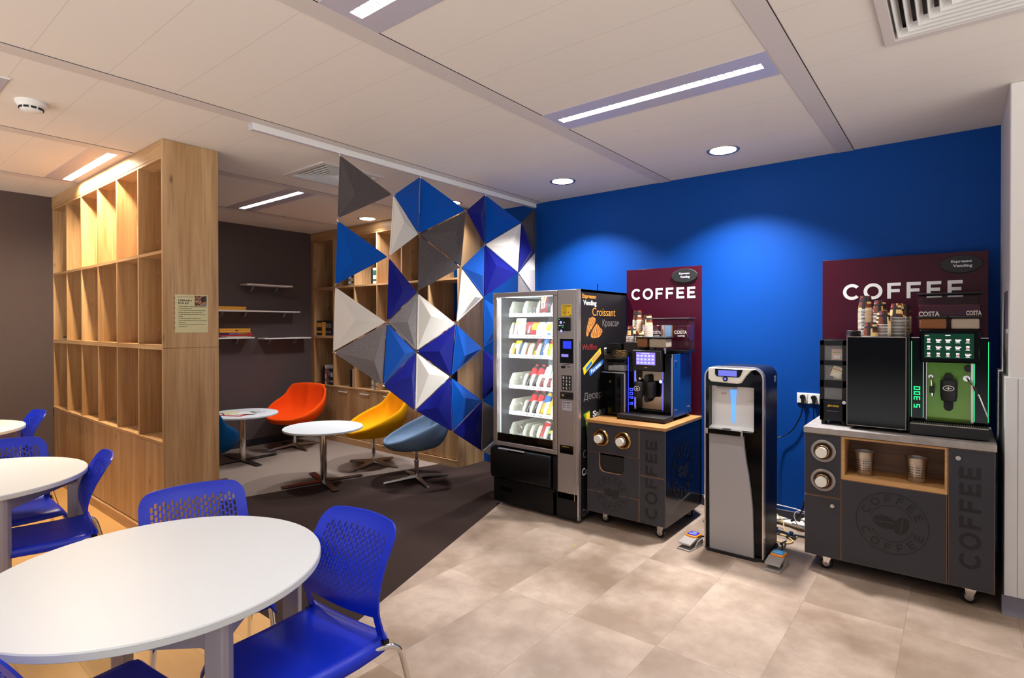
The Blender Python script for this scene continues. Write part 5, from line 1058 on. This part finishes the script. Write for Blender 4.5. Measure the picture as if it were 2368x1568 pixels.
# black cabinet left of it
t = thing('milk_cooler_box', 'black lockable cabinet with a silver corner edge, left of the blue edged machine', 'cabinet', (-2.15, 4.15, .817))
g = G(); g.box(-2.268, 4.02, .835, -2.092, 4.40, 1.172)
for a in (-2.25, -2.08):
    for b in (4.05, 4.37): g.cyl(a, b, .817, .836, .012, n=12)
g.build('cabinet', M['gloss'], t, bevel=.002)
g = G(); g.box(-2.262, 4.016, 1.168, -2.052, 4.02, 1.176); g.box(-2.062, 4.016, .85, -2.052, 4.02, 1.172); g.box(-2.094, 4.02, .835, -2.066, 4.40, 1.170, 1); g.build('edge_trim', [M['silverlt'], M['matt']], t, smooth=0)
g = G(); g.disk((-2.185, 4.019, 1.098), .011, -.005, 'y', 18); g.build('lock', M['brass'], t)
t = thing('condiment_holder', 'clear tray holder with stirrers and white sugar sachets on the black cabinet', 'holder', (-2.16, 4.13, 1.177))
g = G()
for z in (1.177, 1.275): g.box(-2.262, 4.05, z, -2.072, 4.21, z+.004)
for z, h in ((1.18, .07), (1.279, .045)): g.box(-2.262, 4.05, z, -2.072, 4.053, z+h); g.box(-2.262, 4.05, z, -2.259, 4.21, z+h+.02); g.box(-2.075, 4.05, z, -2.072, 4.21, z+h+.02)
g.build('trays', M['acryl'], t, smooth=0)
g = G(); g.box(-2.262, 4.20, 1.177, -2.072, 4.21, 1.40)
for i in range(7): g.box(-2.262, 4.10, 1.335+.010*i, -2.14, 4.21, 1.341+.010*i)
g.box(-2.190, 4.06, 1.28, -2.186, 4.2, 1.34); g.build('lid_rack', M['matt'], t, smooth=0)
random.seed(11); g = G()
for i in range(34):
    x = random.uniform(-2.15, -2.12); z = 1.284+.0021*i*random.uniform(.7, 1); a = random.uniform(-.2, .2); b = random.uniform(-.22, .05)
    g.T = Matrix.Translation((x, random.uniform(4.08, 4.14), z)) @ Matrix.Rotation(a, 4, 'Z') @ Matrix.Rotation(b, 4, 'Y'); g.box(-.042, -.003, 0, .042, .003, .0014)
g.T = None; tag(g.build('wooden_stirrers', M['stick'], smooth=0, kind='stuff'), 'heap of pale wooden stirrers in the upper clear tray', 'stirrers')
for i in range(3):
    g = G(); g.box(-2.232+.052*i, 4.07, 1.182, -2.184+.052*i, 4.16, 1.222+.002*i); tag(g.build('sachet_pack', M['white'], bevel=.002), ['left', 'middle', 'right'][i]+' white sugar sachet pile in the lower clear tray, one of three', 'sachets', 'white sachet piles in the tray')
# ---------------- paper cups ----------------
random.seed(2)
CUPM = [M['cupb'], M['cupd'], M['cupc'], M['cupw'], M['red'], M['blueprint']]
def cup_mesh(k):
    g = G(); n = 24; H_ = .088; rr, rb = .0405, .0295; rnd = random.Random(k); R_ = 7
    pat = [[rnd.choice([0, 0, 0, 2, 2, 1]) for i in range(n//3+1)] for j in range(R_)]
    for j in range(R_):
        z0, z1 = H_*j/R_, H_*(j+1)/R_; r0, r1 = rr+(rb-rr)*j/R_, rr+(rb-rr)*(j+1)/R_
        for i in range(n):
            a, b = 2*pi*i/n, 2*pi*(i+1)/n; m = 1 if j == 4 or (i % 24) in (15, 16) else pat[j][i//3]
            if j == 5 and i in (11+k, 12+k): m = 5 if i == 11+k else 4
            g.add([(r0*cos(a), r0*sin(a), z0), (r0*cos(b), r0*sin(b), z0), (r1*cos(b), r1*sin(b), z1), (r1*cos(a), r1*sin(a), z1)], [(0, 1, 2, 3)], m)
    g.add([(rb*cos(2*pi*i/n), rb*sin(2*pi*i/n), H_) for i in range(n)], [tuple(range(n))], 0)
    g.lathe([(rr-.003, 0), (rr+.0015, 0), (rr+.0025, .0018), (rr+.001, .0036), (rr, .0036)], (0, 0, 0), n, m=3, cap=False); return g
proto = [cup_mesh(k).build('paper_cup', CUPM, local=True, kind='thing') for k in range(3)]
used = [False]*3
def cups(x, y, z, n, k, rot, name, top_label, extra=None):
    for i in range(n):
        last = i == n-1
        if not used[k]: o = proto[k]; used[k] = True
        else: o = proto[k].copy(); COL.objects.link(o)
        o.location = (x+random.uniform(-.0008, .0008), y, z+.0089*i); o.rotation_euler = (0, 0, rot+random.uniform(-.05, .05)); o['kind'] = 'thing'
        tag(o, top_label if last else 'upturned paper cup nested in '+name, 'paper cup', 'paper cups in '+name if not last else 'top cups of the stacks')
ZC = 1.480
cups(-.455, 4.20, ZC, 20, 0, .3, 'the tallest stack on the black fridge', 'top paper cup of the tallest stack on the black fridge')
cups(-.352, 4.11, ZC, 9, 1, .9, 'the short stack behind the single cup', 'top paper cup of the short stack beside the single front cup')
cups(-.385, 4.29, ZC, 17, 1, .5, 'the hidden middle stack on the fridge', 'top cup of the middle stack, just right of the tallest one')
cups(-.286, 4.17, ZC, 14, 2, .2, 'the wide right stack on the fridge', 'top cup of the right stack, with cream rings')
cups(-.262, 4.32, ZC, 14, 0, 1.2, 'the stack behind the right one', 'top cup of the rearmost right stack on the fridge')
cups(-.412, 4.065, ZC, 1, 1, .35, '', 'single paper cup standing in front of the fridge stacks')
for i in range(4):
    g = G(); z = 1.4805+.0095*i; g.lathe([(.040, z), (.041, z+.003), (.036, z+.008), (0, z+.008)], (-.508, 4.10, 0), 24); tag(g.build('cup_lid', M['matt']), 'black cup lid in the low pile at the left of the cups', 'lid', 'black cup lids on the fridge')
ZC = 1.4155
cups(-2.058, 4.25, ZC, 20, 0, .5, 'the tall stack on the blue edged machine', 'top cup of the tallest stack on the narrow cart machine')
cups(-1.962, 4.235, ZC, 16, 1, .1, 'the right stack on the blue edged machine', 'top cup of the right stack on the narrow cart machine')
cups(-2.068, 4.155, ZC, 6, 2, 1.1, 'the low left stack on the blue edged machine', 'top cup of the low left stack on the narrow cart machine')
cups(-1.990, 4.145, ZC, 1, 2, .3, '', 'single cup in front of the stacks on the narrow cart machine')

# ---------------- wide cart: tea box, fridge, green machine ----------------
t = thing('tea_dispenser', 'slim black tea bag dispenser at the left end of the wide cart', 'dispenser', (-.615, 4.25, .908)); y = 4.09
g = G(); x0, x1 = -.695, -.543
g.box(x0, y+.10, .935, x1, 4.42, 1.455); g.box(x0, y, .935, x0+.026, y+.11, 1.455); g.box(x1-.026, y, .935, x1, y+.11, 1.455)
for a, b in ((1.42, 1.455), (1.292, 1.325), (1.148, 1.197), (.935, 1.074)): g.box(x0, y, a, x1, y+.11, b)
for a in (x0+.02, x1-.02):
    for b in (y+.03, 4.39): g.cyl(a, b, .908, .936, .016, n=12)
g.build('housing', M['black'], t, bevel=.003)
for z0, z1 in ((1.325, 1.42), (1.197, 1.292), (1.074, 1.148)): g = G(); g.box(x0+.026, y+.004, z0, x1-.026, y+.006, z1); g.build('window', M['glass'], t, smooth=0)
g = G(); g.box(x0+.02, y-.006, 1.052, x1-.026, y, 1.059, 0); g.box(x0+.035, y-.003, 1.018, x1-.04, y-.0005, 1.043, 1); g.box(x0+.04, y-.003, .996, x1-.045, y, .999, 2); g.build('drawer', [M['gloss'], M['black'], M['skirtgrey']], t, smooth=0)
text('ДРЪПНИ', M['yel'], t, (-.618, y-.0038, 1.0305), .064, .014, '-y', bold=.04)
g = G(); g.disk((-.557, y, 1.058), .011, -.008, 'y', 18); g.box(-.558, y-.0095, 1.051, -.556, y-.0078, 1.065); g.build('lock', M['silverlt'], t)
for (x, z, a, m, m2, lb) in ((-.603, 1.326, .0, pr('sachet_pink', 'D8A890'), M['greenpr'], 'pink and white tea sachet in the top window'), (-.612, 1.198, .35, M['paper'], M['red'], 'cream tea sachet tilted in the second window'), (-.592, 1.198, 0, pr('sachet_tan', 'B49A70'), M['red'], 'tan tea sachet behind the tilted one')):
    g = G(); g.T = Matrix.Translation((x, y+.02+(.015 if a == 0 else 0), z+(.018 if a else 0))) @ Matrix.Rotation(a, 4, 'Y'); g.box(-.030, -.001, 0, .030, .001, .070, 0); g.box(-.026, -.0018, .046, .026, -.0008, .052, 1); g.box(-.018, -.0018, .008, .018, -.0008, .030, 2); g.T = None; tag(g.build('tea_sachet', [m, m2, M['white']]), lb, 'tea sachet')
t = thing('milk_fridge', 'glossy black mini fridge carrying the paper cups on the wide cart', 'fridge', (-.38, 4.2, .908))
g = G(); g.box(-.530, 4.03, .93, -.227, 4.42, 1.479)
for a in (-.50, -.26):
    for b in (4.06, 4.39): g.cyl(a, b, .908, .931, .014, n=12)
g.build('body', M['black'], t, bevel=.002)
g = G(); g.box(-.531, 4.01, .937, -.231, 4.03, 1.476); d = g.build('door', M['gloss'], t, bevel=.001)
g = G(); g.box(-.5325, 4.006, .933, -.5295, 4.012, 1.479); g.box(-.2325, 4.006, .933, -.2295, 4.012, 1.479); g.box(-.532, 4.006, 1.4765, -.229, 4.012, 1.4798); g.box(-.532, 4.006, .9325, -.229, 4.012, .9355); g.build('door_trim', M['silver'], d, smooth=0)
g = G(); g.box(-.226, 4.06, .92, -.217, 4.40, 1.50); g.build('side_strip', M['black'], t, smooth=0)
K = thing('coffee_machine', 'coffee machine with glowing green edges and a green mirror plate', 'coffee machine', (-.035, 4.27, .908)); y = 4.12
g = G(); g.box(-.212, y, .935, -.140, 4.46, 1.476); g.box(.078, y, .935, .142, 4.46, 1.476); g.box(-.15, y+.07, .935, .09, 4.46, 1.476); g.box(-.15, y, .935, .09, y+.08, .985); g.box(-.15, y, 1.33, .09, y+.08, 1.476)
for a in (-.18, .11):
    for b in (4.15, 4.43): g.cyl(a, b, .908, .936, .018, n=12)
g.build('housing', M['gloss'], K, bevel=.002)
g = G()
for a in (-.2115, -.1545, .0800, .1405): g.box(a, y-.002, 1.0, a+.0026, y-.0003, 1.455 if abs(a) > .2 or a > .1 else 1.33)
g.build('light_edges', M['egreen'], K, smooth=0)
g = G(); vertword(g, 'S 300', -.199, -.168, 1.057, 1.193, y-.0008, gap=.26, fn=seg); g.build('model_lettering', M['egreen'], K, smooth=0)
g = G(); g.box(-.150, y+.002, .988, -.136, y+.04, 1.33); g.box(.066, y+.002, .988, .078, y+.04, 1.33); g.box(-.2115, y-.003, 1.4745, .1415, y+.002, 1.4785); g.build('silver_edges', M['silverlt'], K, smooth=0)
g = G(); g.box(-.148, y+.052, .986, .078, y+.058, 1.332); g.build('green_plate', M['gmirror'], K, smooth=0)
y1 = y-.03
g = G(); g.box(-.171, y1, 1.334, .107, y1+.045, 1.523); sc = g.build('screen_head', M['gloss'], K, bevel=.008)
g = G(); g.box(-.149, y1-.0015, 1.358, .078, y1+.001, 1.501, 0); g.box(-.145, y1-.0022, 1.487, -.125, y1-.001, 1.489, 1); g.box(-.139, y1-.0022, 1.491, -.131, y1-.001, 1.496, 2); g.box(-.05, y1-.0022, 1.489, -.027, y1-.001, 1.4925, 1)
for j in range(3):
    for i in range(5):
        cx, cz = -.127+.0445*i, 1.462-.041*j
        if i in (1, 2, 3) and j < 2 or (i == 4 and j == 2):
            g.prism([(cx-.012, cz+.006), (cx+.012, cz+.006), (cx+.010, cz-.004), (cx+.005, cz-.008), (cx-.005, cz-.008), (cx-.010, cz-.004)], y1-.0022, y1-.001, 'y', 1); g.box(cx-.009, y1-.003, cz+.001, cx+.009, y1-.002, cz+.005, 3); g.box(cx+.012, y1-.0022, cz-.001, cx+.016, y1-.001, cz+.003, 1)
        else:
            s_ = .008; g.prism([(cx-s_, cz+.009), (cx+s_, cz+.009), (cx+s_*.7, cz-.009), (cx-s_*.7, cz-.009)], y1-.0022, y1-.001, 'y', 1); g.box(cx-s_*.7, y1-.003, cz-.006, cx+s_*.7, y1-.002, cz+.001, 3 if j != 2 or i != 3 else 2)
        g.box(cx-.010, y1-.0022, cz-.0145, cx+.010, y1-.001, cz-.0125, 1)
g.build('touch_screen', [M['egreens'], M['eicon'], M['red'], M['eiconb']], sc, smooth=0)
g = G(); g.prism([(-.035+.022*cos(q*pi/12), 1.245+.022*sin(q*pi/12)) for q in range(13)]+[(-.035+.022*cos(q*pi/12), 1.075+.022*sin(q*pi/12)) for q in range(12, 25)], y-.02, y+.052, 'y'); g.build('spout_column', M['matt'], K, bevel=.002)
g = G(); g.lathe([(.034, 1.115), (.039, 1.14), (.040, 1.225), (.036, 1.235), (0, 1.235)], (-.033, y-.06, 0), 32); g.box(-.068, y-.05, 1.14, .002, y, 1.22); sp = g.build('spout_head', M['matt'], K, bevel=.003)
g = G(); n = 30; g.add([(-.034+.026*cos(2*pi*i/n), y-.1015, 1.191+.0155*sin(2*pi*i/n)) for i in range(n)]+[(-.034+.023*cos(2*pi*i/n), y-.1015, 1.191+.0125*sin(2*pi*i/n)) for i in range(n)], [(i, (i+1) % n, n+(i+1) % n, n+i) for i in range(n)]); g.box(-.048, y-.1015, 1.189, -.020, y-.1005, 1.192); g.box(-.037, y-.1015, 1.183, -.032, y-.1005, 1.198); g.build('oval_emblem', M['white'], sp, smooth=0)
g = G(); g.disk((-.118, y+.05, 1.245), .013, -.03, 'y', 16); g.tube(bend([(-.118, y+.02, 1.245), (-.116, y-.04, 1.24), (-.112, y-.05, 1.19)], .02), .005, 10); g.box(-.122, y-.062, 1.155, -.099, y-.038, 1.195, 1); g.cyl(-.110, y-.05, 1.138, 1.156, .008, m=0, n=12); g.build('hot_water_spout', [M['chrome'], M['matt']], K, bevel=.001)
g = G(); g.disk((.047, y+.05, 1.242), .017, -.02, 'y', 20); g.tube(bend([(.047, y+.03, 1.242), (.052, y-.04, 1.242), (.085, y-.09, 1.20), (.135, y-.12, 1.045)], .03), .005, 10, rs=None); g.tube([(.080, y-.085, 1.207), (.094, y-.097, 1.165)], .0085, 10, 1); g.disk((.055, y+.05, 1.298), .019, -.045, 'y', 20, 1); g.build('steam_wand', [M['chrome'], M['matt']], K)
g = G(); g.box(-.215, y-.115, .915, .145, y+.01, .975); dt = g.build('drip_tray', M['matt'], K, bevel=.004)
g = G()
for i in range(36): g.box(-.205+.0097*i, y-.108, .975, -.202+.0097*i, y-.01, .979)
g.box(-.21, y-.112, .975, .14, y-.109, .980); g.build('grille', M['silver'], dt, smooth=0)
hopper(K, -.178, -.040, 4.10, 4.24, 1.524, 1.592, .97, M['pbrown']); hopper(K, -.030, .108, 4.10, 4.24, 1.524, 1.592, .95, M['pwhite'])
g = G(); g.box(-.187, 4.27, 1.478, .118, 4.44, 1.735); hp = g.build('bean_hopper', M['acryl'], K, bevel=.03, bseg=4)
g = G(); g.box(-.190, 4.266, 1.735, .121, 4.444, 1.746); g.build('lid', M['matt'], hp, bevel=.004)
g = G(); g.box(-.185, 4.2685, 1.598, .116, 4.4, 1.677); g.build('brand_band', M['acrylw'], hp, bevel=.008)
costa(hp, -.183, -.080, 1.604, 1.634, 4.2672, False); costa(hp, .045, .115, 1.608, 1.636, 4.2672, False)

# ---------------- water dispenser ----------------
W = thing('water_dispenser', 'tall silver and black water dispenser with a blue light beam', 'water dispenser', (-1.17, 4.03, 0)); a, b, y = -1.365, -.978, 3.86
def arch(x0, x1, z0, z1, r): return [(x0, z0), (x1, z0)]+[(x1-r+r*sin(q*pi/12), z1-r+r*cos(q*pi/12)) for q in range(6, -1, -1)]+[(x0+r-r*sin(q*pi/12), z1-r+r*cos(q*pi/12)) for q in range(0, 7)]
g = G(); g.prism(arch(a+.004, b-.004, .02, 1.268, .07), y+.064, 4.22, 'y'); g.build('body', M['black'], W, bevel=.004)
g = G(); g.prism(arch(a+.008, b-.008, .85, 1.262, .066), y+.075, y+.08, 'y'); g.prism(arch(a+.008, b-.008, .02, .85, .001), y+.01, y+.05, 'y'); 
for x0, x1 in ((a+.010, -1.334), (-1.040, b-.010)): g.box(x0, y-.001, .84, x1, y+.06, 1.225)
g.prism([(-1.334, 1.138), (-1.04, 1.138), (-1.04, 1.225), (-1.06, 1.258), (-1.30, 1.258), (-1.334, 1.225)], y-.001, y+.06, 'y'); g.build('front_black', M['gloss'], W, bevel=.002)
g = G(); A = arch(a, b, .02, 1.272, .075); B = arch(a+.009, b-.009, .02, 1.263, .068); n = len(A)
for i in range(1, n): 
    j = (i+1) % n
    g.add([(A[i][0], y-.006, A[i][1]), (A[j][0], y-.006, A[j][1]), (B[j][0], y-.006, B[j][1]), (B[i][0], y-.006, B[i][1]), (A[i][0], y+.04, A[i][1]), (A[j][0], y+.04, A[j][1]), (B[j][0], y+.02, B[j][1]), (B[i][0], y+.02, B[i][1])], [(0, 1, 2, 3), (0, 4, 5, 1), (3, 2, 6, 7)])
g.build('silver_outline', M['silverlt'], W)
g = G(); g.prism([(-1.332, 1.262), (-1.332, 1.185), (-1.315, 1.166), (-1.135, 1.160), (-1.115, 1.168), (-1.085, 1.215), (-1.055, 1.250), (-1.02, 1.262)], y-.026, y+.02, 'y'); hd = g.build('white_head', M['offwhite'], W, bevel=.006)
g = G(); g.prism([(-1.285, 1.256), (-1.103, 1.256), (-1.115, 1.22), (-1.128, 1.204), (-1.272, 1.204), (-1.285, 1.218)], y-.030, y-.022, 'y'); sc = g.build('screen_surround', M['gloss'], hd, bevel=.002)
g = G(); g.box(-1.262, y-.032, 1.209, -1.141, y-.029, 1.248); g.build('screen', M['elcd'], sc, smooth=0)
g = G(); g.disk((-1.216, y-.026, 1.190), .016, -.008, 'y', 24, 0); g.disk((-1.216, y-.034, 1.190), .009, -.001, 'y', 18, 1); g.build('button', [M['gloss'], M['elcd']], hd)
g = G(); g.prism([(-1.335, .86), (-1.335, 1.135), (-1.045, 1.135), (-1.04, 1.128), (-1.04, .86)], y+.055, y+.06, 'y'); g.add([(-1.335, y-.002, .848), (-1.335, y+.058, .86), (-1.335, y+.058, 1.135), (-1.335, y-.002, 1.138)], [(0, 1, 2, 3)]); g.add([(-1.04, y-.002, .848), (-1.04, y+.058, .86), (-1.04, y+.058, 1.135), (-1.04, y-.002, 1.138)], [(0, 1, 2, 3)]); g.add([(-1.335, y-.002, 1.138), (-1.04, y-.002, 1.138), (-1.04, y+.058, 1.132), (-1.335, y+.058, 1.132)], [(0, 1, 2, 3)]); g.add([(-1.335, y-.002, .848), (-1.04, y-.002, .848), (-1.04, y+.058, .862), (-1.335, y+.058, .862)], [(0, 1, 2, 3)]); g.build('dispensing_bay', M['plate'] if False else M['white'], W, smooth=0)
g = G(); g.box(-1.29, y+.005, 1.122, -1.16, y+.05, 1.134); g.build('nozzle_bar', M['silver'], W, smooth=0)
g = G(); g.prism([(-1.208, 1.112), (-1.168, 1.112), (-1.180, .885), (-1.193, .885)], y+.048, y+.056, 'y'); g.build('light_beam', M['ebeam'], W, bevel=.002)
g = G()
for i in range(2): g.disk((-1.262+.02*i, y+.0545, 1.083), .008, -.0006, 'y', 14)
g.build('sticker', pr('sticker_pink', 'D8A8A0'), W)
g = G(); g.prism([(-1.338, .815), (-1.338, .846), (-1.035, .846), (-1.035, .838), (-1.10, .820), (-1.10, .815)], y-.040, y+.055, 'y', 0); g.box(-1.325, y-.036, .846, -1.11, y+.03, .849, 1); g.cyl(-1.215, y-.01, .849, .852, .028, m=0); g.box(-1.334, y-.045, .822, -1.104, y-.038, .846, 0); g.box(-1.342, y-.046, .812, -1.328, y-.036, .848, 1); g.box(-1.112, y-.046, .812, -1.098, y-.036, .848, 1); g.build('drip_tray', [M['gloss'], M['silverlt']], W, bevel=.001)
g = G(); R_ = [(-1.103, .812), (-1.098, .74), (-1.085, .64), (-1.069, .55), (-1.056, .45), (-1.045, .34), (-1.041, .22), (-1.037, .016)]
g.prism([(-1.327, .016)]+R_[::-1]+[(-1.331, .812)], y-.012, y+.02, 'y', 0); g.build('silver_door', M['silver'] if False else mat('satin_silver', 'A6A3A4', .42, .25), W, bevel=.003)
g = G(); g.prism([(-1.375, y+.03), (-1.34, y-.022), (-1.03, y-.022), (-1.0, y-.004), (-.972, y-.002), (-.972, 4.22), (-1.375, 4.22)], 0, .02); g.build('base', M['matt'], W)
g = G(); g.box(-.980, 4.13, 1.16, -.9775, 4.165, 1.20, 0); g.build('side_label', M['elcd'] if False else pr('pale_blue', '8FB4DC'), W, smooth=0)
# foot pedals
def pedal(label, x, y, rz, m, word):
    t = thing('foot_pedal', label, 'pedal', (x, y, 0), rz, 'foot pedals of the water dispenser')
    g = G(); g.prism([(-.048, -.115), (.048, -.115), (.052, -.05), (.052, .075), (-.052, .075), (-.052, -.05)], 0, .010); g.build('base_plate', M['pedal'], t, local=True, bevel=.003)
    g = G()
    for s in (-1, 1): g.prism([(-.045, .01), (.07, .01), (.07, .05), (0, .045)], s*.046-.004, s*.046+.004, 'x')
    g.box(-.042, .0, .010, .042, .07, .060); g.build('body', M['pedal'], t, local=True, bevel=.003)
    g = G(); g.prism([(-.102, .035), (-.098, .047), (-.01, .068), (.01, .064), (.01, .055)], -.046, .046, 'x'); g.build('treadle', M['pedal'], t, local=True, bevel=.002)
    g = G(); g.prism([(-.042, -.005), (-.030, -.017), (.030, -.017), (.042, -.005), (.042, .065), (.032, .077), (-.032, .077), (-.042, .065)], .062, .080); c = g.build('cover', M['orng'], t, local=True, bevel=.006)
    g = G(); g.prism([(-.034, .002), (-.024, -.008), (.024, -.008), (.034, .002), (.034, .058), (.024, .068), (-.024, .068), (-.034, .058)], .0795, .0812); l = g.build('label', m, c, local=True)
    g = G(); n = 20; g.add([(.016*cos(2*pi*i/n), .046+.010*sin(2*pi*i/n), .0816) for i in range(n)]+[(.013*cos(2*pi*i/n), .046+.0075*sin(2*pi*i/n), .0816) for i in range(n)], [(i, (i+1) % n, n+(i+1) % n, n+i) for i in range(n)]); g.box(-.007, .0445, .0814, .007, .0475, .0817); g.build('emblem', M['white'], c, local=True, smooth=0)
    W_ = ROOT[t.name] @ Vector((0, .018, .0816)); text(word, M['white'], c, tuple(W_), .05, .010, '+z', bold=.04, rot=rz)
    return t
pedal('foot pedal with a dark blue SELECT label, left of the water dispenser', -1.452, 3.845, rad(-8), M['selblue'], 'SELECT')
pedal('foot pedal with a light blue DISPENSE label, right of the water dispenser', -.898, 3.865, rad(-4), M['cyan'], 'DISPENSE')
def wire(name, pts, r, m, lb, cat='cable'):
    g = G(); g.tube(bend(pts, .15, 6), r, 8); return tag(g.build(name, m, smooth=60), lb, cat)
wire('pedal_cable', [(-1.44, 3.925, .045), (-1.40, 3.98, .04), (-1.39, 4.15, .015), (-1.36, 4.30, .012)], .006, M['cord'], 'black cable behind the pedal left of the dispenser')
wire('pedal_cable', [(-.89, 3.945, .045), (-.90, 4.02, .10), (-.935, 4.10, .06), (-.945, 4.32, .012)], .006, M['cord'], 'black cable looping behind the light blue pedal')
# double socket with plugs
t = thing('double_socket', 'white double wall socket on the blue wall above the wide cart', 'socket', (-.89, 4.80, .985))
g = G(); g.box(-.972, 4.789, .945, -.808, 4.80, 1.026); g.build('frame', M['white'], t, bevel=.002)
for x in (-.931, -.849): g = G(); g.box(x-.033, 4.786, .952, x+.033, 4.790, 1.018); g.build('insert', M['offwhite'], t, bevel=.001)
for x, lb in ((-.929, 'left'), (-.852, 'right')):
    g = G(); g.disk((x, 4.786, .995), .019, -.022, 'y', 20); g.prism([(x-.012, .98), (x+.012, .98), (x+.006, .945), (x-.006, .945)], 4.764, 4.78, 'y'); tag(g.build('power_plug', M['cord'], bevel=.002), 'black plug in the %s half of the wall socket' % lb, 'plug')
wire('mains_cable', [(-.929, 4.772, .95), (-.935, 4.77, .86), (-1.0, 4.77, .72), (-1.10, 4.77, .655), (-1.2, 4.6, .64)], .0045, M['cord'], 'black cord curving from the left plug behind the dispenser')
wire('mains_cable', [(-.852, 4.772, .95), (-.852, 4.77, .80), (-.84, 4.75, .40), (-.80, 4.72, .05)], .0045, M['cord'], 'black cord hanging straight down from the right plug')
# floor power strip and cables
t = thing('power_strip', 'white power strip lying against the baseboard with cables', 'power strip', (-.98, 4.68, 0)); T_ = Matrix.Translation((-.985, 4.68, .03)) @ Matrix.Rotation(-.32, 4, 'Z') @ Matrix.Rotation(rad(-42), 4, 'X')
g = G(); g.T = T_; g.box(-.14, -.028, -.02, .14, .028, .02); g.T = None; g.build('body', M['offwhite'], t, bevel=.006)
for i in range(3): g = G(); g.T = T_; g.lathe([(.019, .0195), (.021, .022), (.018, .022), (.017, .014), (0, .014)], (-.09+.055*i, 0, 0), 18); g.T = None; g.build('outlet', M['cream'], t)
g = G(); g.T = T_; g.cyl(.075, 0, .02, .055, .020, n=16); g.cyl(.075, 0, .055, .07, .010, n=12); g.T = None; tag(g.build('power_plug', M['offwhite'], bevel=.003), 'white plug pushed into the power strip on the floor', 'plug')
wire('white_cable', [(-1.25, 4.66, .165), (-1.05, 4.66, .158), (-.93, 4.66, .150), (-.86, 4.64, .138), (-.78, 4.60, .13)], .005, M['wcord'], 'white tube running across the wall behind the dispenser')
wire('white_cable', [(-.86, 4.60, .165), (-.93, 4.60, .160), (-.955, 4.60, .12), (-.93, 4.59, .06), (-.90, 4.60, .03), (-.93, 4.66, .045)], .004, M['wcord'], 'white cable looping up from the power strip')
wire('black_cable', [(-.98, 4.64, .06), (-.93, 4.62, .09), (-.90, 4.60, .16), (-.86, 4.60, .30)], .007, M['cord'], 'thick black cable rising from the power strip')
wire('beige_cable', [(-1.08, 4.60, .11), (-1.02, 4.58, .07), (-1.0, 4.50, .012), (-.90, 4.46, .008)], .004, M['stick'], 'thin beige cable beside the power strip')
wire('beige_cable', [(-1.02, 4.30, .008), (-.93, 4.28, .008), (-.90, 4.36, .008), (-.98, 4.45, .008), (-1.06, 4.44, .008)], .005, M['stick'], 'beige cable loop on the floor behind the dispenser')
wire('black_cable', [(-1.05, 4.52, .01), (-.96, 4.48, .012), (-.88, 4.50, .012), (-.80, 4.46, .012)], .008, M['cord'], 'black cables lying on the floor behind the wide cart')
wire('white_cable', [(-1.56, 4.40, .20), (-1.50, 4.30, .13), (-1.45, 4.20, .03), (-1.36, 4.25, .012)], .004, M['wcord'], 'white cable hanging between the narrow cart and dispenser')
for x, yy, lb in ((-.935, 4.43, 'right'), (-1.045, 4.46, 'left')):
    g = G(); g.cyl(x, yy, .0, .05, .014, n=14, m=1); g.box(x-.022, yy-.008, .026, x+.022, yy+.008, .040, 0); g.box(x-.03, yy-.02, 0, x+.03, yy+.02, .02, 1); tag(g.build('water_valve', [M['blueprint'], M['cord']], bevel=.003), 'small blue handled water valve on the floor, the %s one' % lb, 'valve')
g = G(); g.prism([(-2.105, 3.335), (-2.094, 3.327), (-2.088, 3.338), (-2.098, 3.345)], 0, .003); tag(g.build('paper_scrap', M['yel']), 'tiny yellow scrap on the stone floor before the carts', 'scrap')
# ---------------- finish lettering ----------------
fit_text()
dg = bpy.context.evaluated_depsgraph_get()
for o in [q for q in SC.objects if q.type == 'FONT']:
    me = bpy.data.meshes.new_from_object(o.evaluated_get(dg)); n_ = bpy.data.objects.new('lettering', me); COL.objects.link(n_)
    n_.parent = o.parent; n_.matrix_basis = o.matrix_basis.copy(); bpy.data.objects.remove(o)
